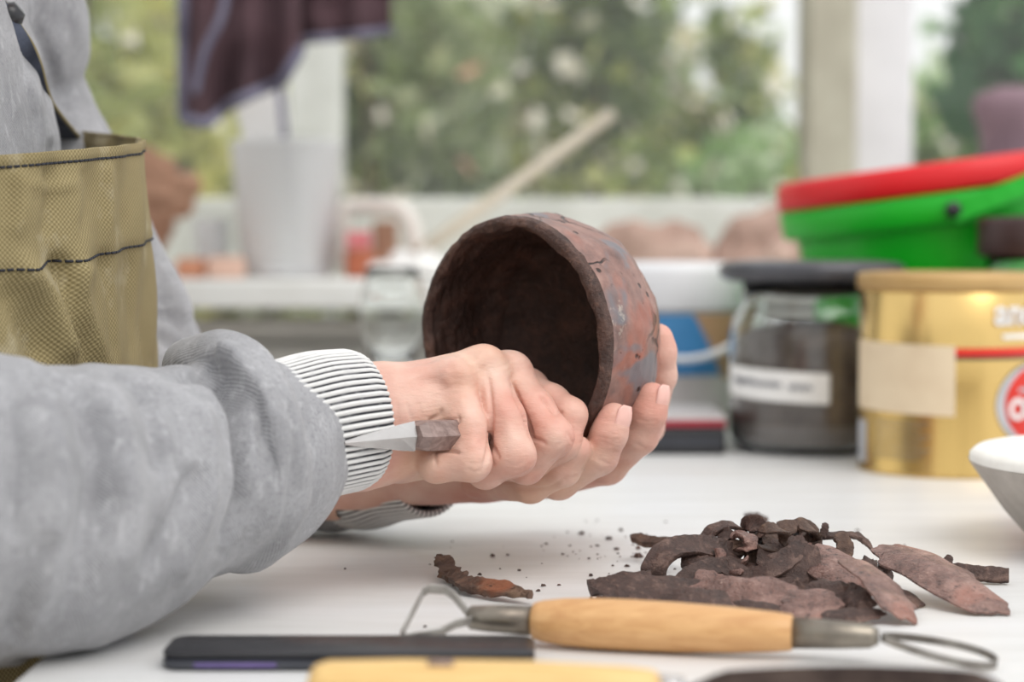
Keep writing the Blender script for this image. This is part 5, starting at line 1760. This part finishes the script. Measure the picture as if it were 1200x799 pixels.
# crumbs: countless specks
mb = MB()
spots = [(713, 632, 4), (728, 622, 3), (748, 643, 4), (749, 653, 5), (722, 644, 3), (577, 652, 3), (595, 651, 2), (609, 669, 2), (563, 674, 2.5), (636, 687, 2.5), (631, 693, 2), (603, 692, 2), (682, 626, 4), (640, 638, 2), (660, 650, 2), (692, 675, 2.5), (690, 655, 2), (655, 686, 2), (580, 683, 2), (404, 667, 1.5), (700, 640, 2), (530, 635, 1.5), (760, 662, 3), (735, 664, 2.5), (668, 640, 1.6), (700, 610, 1.6), (780, 612, 1.6), (1005, 622, 2.5), (1060, 640, 2), (1140, 690, 2), (1010, 660, 3), (498, 735, 2), (520, 745, 1.5), (690, 716, 3)]
rc = random.Random(9)
for k in range(60):
    spots.append((rc.gauss(720, 90), rc.gauss(655, 26), rc.uniform(0.7, 1.6)))
for px, py, s in spots:
    c = PZ(px, py); s *= 0.00036
    b = len(mb.V)
    pts = [Vector((math.cos(t) * s * rc.uniform(.8, 1.9), math.sin(t) * s * rc.uniform(.8, 1.9), 0.0002)) for t in [i * 1.0472 for i in range(6)]]
    mb.V += [tuple(c + p) for p in pts] + [tuple(c + p * 0.6 + Vector((0, 0, s * rc.uniform(.7, 1.3)))) for p in pts]
    mb.Fc += [tuple(b + i for i in range(6)), tuple(b + 6 + i for i in range(6))] + [(b + i, b + (i + 1) % 6, b + 6 + (i + 1) % 6, b + 6 + i) for i in range(6)]
o = mb.build('clay_crumbs', M['chip_dark'], None, False)
tag(o, 'scattered specks of dark clay on the white table', 'crumbs', None, 'stuff')

# ================================================================== THINGS ON THE SILL
SZ = 0.1122
# frosted jug with a white paper roll and a brush handle
g0 = P(336, 320, 2.25); gx, gy = g0.x, g0.y
jug = empty('plastic_jug', (gx, gy, SZ), 'frosted white plastic beaker standing on the sill before the post', 'beaker')
MB().lathe([(0, 0.0005), (0.046, 0.0005), (0.050, 0.004), (0.0625, 0.148), (0.065, 0.151), (0.0635, 0.153), (0.0605, 0.150), (0.048, 0.006), (0, 0.004)], (gx, gy, SZ), 56).build('body', M['frosted'], jug)
MB().lathe([(0.0505, 0.008), (0.0518, 0.009), (0.0528, 0.0085), (0.0512, 0.006)], (gx, gy, SZ), 48).build('foot_ring', M['white_plastic'], jug)
pr = P(300, 200, 2.25)
rows = []
for j in range(13):
    z = SZ + 0.012 + 0.222 * j / 12
    rad = 0.018 + 0.015 * (j / 12) ** 1.5
    cx = gx - 0.006 - 0.028 * (j / 12)
    rows.append([Vector((cx + (rad + 0.003 * math.sin(3 * t + j * 0.3)) * math.cos(t), gy + 0.006 + (rad * 0.55) * math.sin(t), z + (0.012 * math.sin(t * 2 + 1) if j == 12 else 0))) for t in [2 * math.pi * i / 30 for i in range(30)]])
o = MB().grid(rows, close_u=True, cap0=True).build('paper_roll', M['white_label'])
tag(recenter(o), 'crumpled white paper roll standing in the frosted beaker', 'paper')
b0 = Vector((gx + 0.018, gy - 0.036, SZ + 0.008)); b1 = P(326, 88, 2.205)
o = MB().tube([b0, b0.lerp(b1, 0.5), b1], [0.003, 0.0042, 0.0045], 10).build('stick', M['binding'])
tag(recenter(o), 'thin slate-coloured stick standing in the frosted beaker', 'stick')


def lump(name, label, cat, mat, prims, lo, hi, h=0.004, amp=0.003, seed=1, group=None):
    f = SDF(lo, hi, h)
    for a, b, ra, rb in prims: f.cone(a, b, ra, rb, .008)
    sl = slice(None)
    f.d = np.maximum(f.d, (SZ + 0.0006 - f.ax[2])[None, None, :])
    V, Q = f.mesh(); V = relax(V, Q, 2)
    V += normals_of(V, Q) * (amp * 1.3 * wave_noise(V, 70, seed) - amp * 1.6 * np.abs(wave_noise(V, 110, seed + 1)) + amp)[:, None]
    V[:, 2] = np.maximum(V[:, 2], SZ + 0.0005)
    o = link(name, fast_mesh(name, V, Q), M[mat])
    return tag(recenter(o), label, cat, group)


def rag_prims(pxs, d, rad):
    return [(P(a[0], a[1], d + a[2]), P(b[0], b[1], d + b[2]), rad * random.uniform(.8, 1.2), rad * random.uniform(.8, 1.2)) for a, b in pxs]


lump('leather_glove', 'crumpled tan leather glove on the sill beside the apron', 'glove', 'tan',
     rag_prims([((150, 320, 0), (160, 230, 0)), ((160, 235, 0), (172, 185, 0)), ((172, 245, 0), (196, 195, 0.01)), ((180, 250, 0), (222, 215, 0)), ((150, 240, 0), (215, 240, 0)), ((160, 320, 0.02), (190, 260, 0.02))], 2.2, 0.016),
     (-0.50, 2.12, 0.105), (-0.30, 2.30, 0.28), seed=3)
lump('pink_rag', 'heap of pinkish-brown rag on the sill left of the green bucket', 'rag', 'rag',
     rag_prims([((862, 300, 0), (930, 285, 0)), ((864, 285, 0), (925, 262, 0.02)), ((870, 275, 0), (960, 255, 0.02)), ((880, 300, 0), (980, 290, 0)), ((862, 312, 0), (910, 300, -0.03))], 2.22, 0.020),
     (0.16, 2.11, 0.105), (0.42, 2.36, 0.26), seed=4)
lump('pink_rag', 'heap of pinkish-brown rag on the sill behind the bowl', 'rag', 'rag',
     rag_prims([((660, 300, 0), (740, 285, 0)), ((690, 290, 0), (790, 275, 0.02)), ((720, 275, 0), (810, 285, 0)), ((740, 300, 0), (815, 300, -0.02)), ((640, 305, 0), (700, 300, 0))], 2.24, 0.016),
     (0.0, 2.13, 0.105), (0.26, 2.36, 0.22), seed=6)
lump('pale_cloth', 'pale grey crumpled cloth on the sill left of the bowl', 'cloth', 'white_label',
     rag_prims([((440, 312, 0), (500, 306, 0)), ((450, 318, -0.02), (520, 312, 0)), ((470, 305, 0.02), (510, 318, 0))], 2.19, 0.012),
     (-0.19, 2.11, 0.105), (-0.05, 2.28, 0.18), seed=8)
# bricks, blocks, boxes
def sill_box(px0, px1, py0, py1, d, depth, name, label, cat, mat, group=None, z0=None, bev=0.004):
    a = P(px0, py1, d); b = P(px1, py0, d)
    z0 = SZ if z0 is None else z0
    o = MB().box(((a.x + b.x) / 2, d + depth / 2, (z0 + b.z) / 2), (b.x - a.x, depth, b.z - z0), Matrix.Rotation(0.12, 3, 'Z'), bev=bev).build(name, M[mat], None, False)
    return tag(recenter(o), label, cat, group)
sill_box(203, 238, 303, 325, 2.17, 0.05, 'terracotta_tile', 'small orange terracotta tile on the sill by the sleeve', 'tile', 'terracotta')
sill_box(240, 284, 301, 326, 2.16, 0.05, 'clay_block', 'pale pink clay block on the sill beside the beaker', 'block', 'pink_clay')
bb = sill_box(402, 436, 292, 322, 2.2, 0.06, 'brick', 'small red brick on the sill beside the beaker', 'brick', 'brick')
zt = P(400, 292, 2.2).z
sill_box(404, 432, 271, 292, 2.205, 0.045, 'card_box', 'small pink and red card box lying on the red brick', 'box', 'pinkred', z0=zt + 0.001, bev=0.002)
sill_box(436, 463, 259, 320, 2.265, 0.05, 'wood_offcut', 'upright brown wood offcut beside the pink card box', 'offcut', 'tan', bev=0.002)
# grey tumbler
tq = P(243, 300, 2.24)
o = MB().lathe([(0, 0.0005), (0.015, 0.0005), (0.017, 0.004), (0.020, 0.066), (0.0185, 0.066), (0.0155, 0.005), (0, 0.0045)], (tq.x, tq.y + 0.03, SZ), 32).build('glass_tumbler', M['frosted'])
tag(recenter(o), 'small frosted tumbler on the sill behind the pink clay block', 'glass')
# white hose arch
hp = [P(402, 250, 2.3), P(412, 242, 2.3), P(440, 241, 2.3), P(468, 245, 2.3), P(482, 262, 2.295), P(486, 285, 2.29), P(492, 320, 2.28)]
hp[-1].z = SZ + 0.010; hp = [Vector((hp[0].x - 0.004, hp[0].y, SZ + 0.010))] + hp
o = MB().tube(spline(hp, 36), 0.0095, 12).build('white_hose', M['white_hose'])
tag(recenter(o), 'bent white plastic pipe arching over the brown offcut', 'pipe')
# leaning stick
s0 = P(470, 322, 2.24); s0.z = SZ + 0.012; s1 = P(716, 134, 2.37)
o = MB().tube([s0, s0.lerp(s1, 0.33), s0.lerp(s1, 0.66), s1], [0.011, 0.0115, 0.011, 0.0105], 14, flat=0.7).build('leaning_stick', M['oldwood'])
tag(recenter(o), 'pale wooden stick leaning against the window pane', 'stick')
# mauve vase
vq = P(1188, 200, 2.24)
o = MB().lathe([(0, 0.0005), (0.035, 0.0005), (0.04, 0.006), (0.050, 0.07), (0.047, 0.12), (0.036, 0.145), (0.040, 0.17), (0.048, 0.19), (0.043, 0.205), (0.02, 0.213), (0, 0.215)], (vq.x, vq.y, SZ), 40).build('mauve_jar', M['mauve'])
tag(recenter(o), 'round-topped mauve pottery jar on the sill behind the bucket', 'jar')

# hanging jacket
def hang_sheet(xs, tops, bots, d, name, mat, parent, seed, amp=0.012, th=0.006):
    rows = []
    n = 44; m = 24
    for j in range(m + 1):
        row = []
        for i in range(n + 1):
            t = i / n; px = lerp(xs[0], xs[-1], t)
            y0 = interp(xs, tops, px); y1 = interp(xs, bots, px)
            py = lerp(y0, y1, j / m)
            dd = d + amp * math.sin(t * 17 + seed + 0.7 * j / m) * (0.4 + 0.6 * j / m) + 0.010 * noise.noise(Vector((t * 5, j / m * 4, seed)))
            row.append(P(px, py, dd))
        rows.append(row)
    back = [[p + Vector((0, th, 0)) for p in r] for r in rows]
    g = MB().grid(rows); g.grid(back)
    front_edge = rows[0] + [r[-1] for r in rows[1:]] + rows[-1][::-1][1:] + [r[0] for r in rows[::-1]][1:-1]
    back_edge = back[0] + [r[-1] for r in back[1:]] + back[-1][::-1][1:] + [r[0] for r in back[::-1]][1:-1]
    g.grid([front_edge, back_edge], close_u=True)
    return g.build(name, mat, parent), rows[-1], [r[0] for r in rows]


jk = empty('hanging_jacket', P(330, -60, 2.0), 'dark aubergine jacket with slate binding hanging before the window', 'jacket')
_, e1, l1 = hang_sheet([214, 240, 270, 300, 330, 352], [-90] * 6, [138, 146, 122, 108, 96, 58], 1.98, 'front_panel', M['jacket'], jk, 1)
_, e2, l2 = hang_sheet([318, 360, 410, 458], [-90] * 4, [70, 46, 42, 36], 2.03, 'back_panel', M['jacket'], jk, 4, 0.008)
MB().tube(e1, 0.006, 8).build('binding', M['binding'], jk)
MB().tube(e2, 0.005, 8).build('binding', M['binding'], jk)
MB().tube(l1, 0.006, 8).build('binding', M['binding'], jk)
tie = spline([P(268, -70, 1.955), P(262, 10, 1.955), P(240, 60, 1.955), P(228, 110, 1.955)], 14)
MB().tube(tie, 0.004, 8).build('tie_cord', M['binding'], jk)
rail = MB().tube([P(120, -95, 2.01), P(620, -95, 2.01)], 0.010, 12).build('hanging_rail', M['frame'])
ra = recenter(rail); tag(ra, 'white hanging rail above the jacket', 'rail')
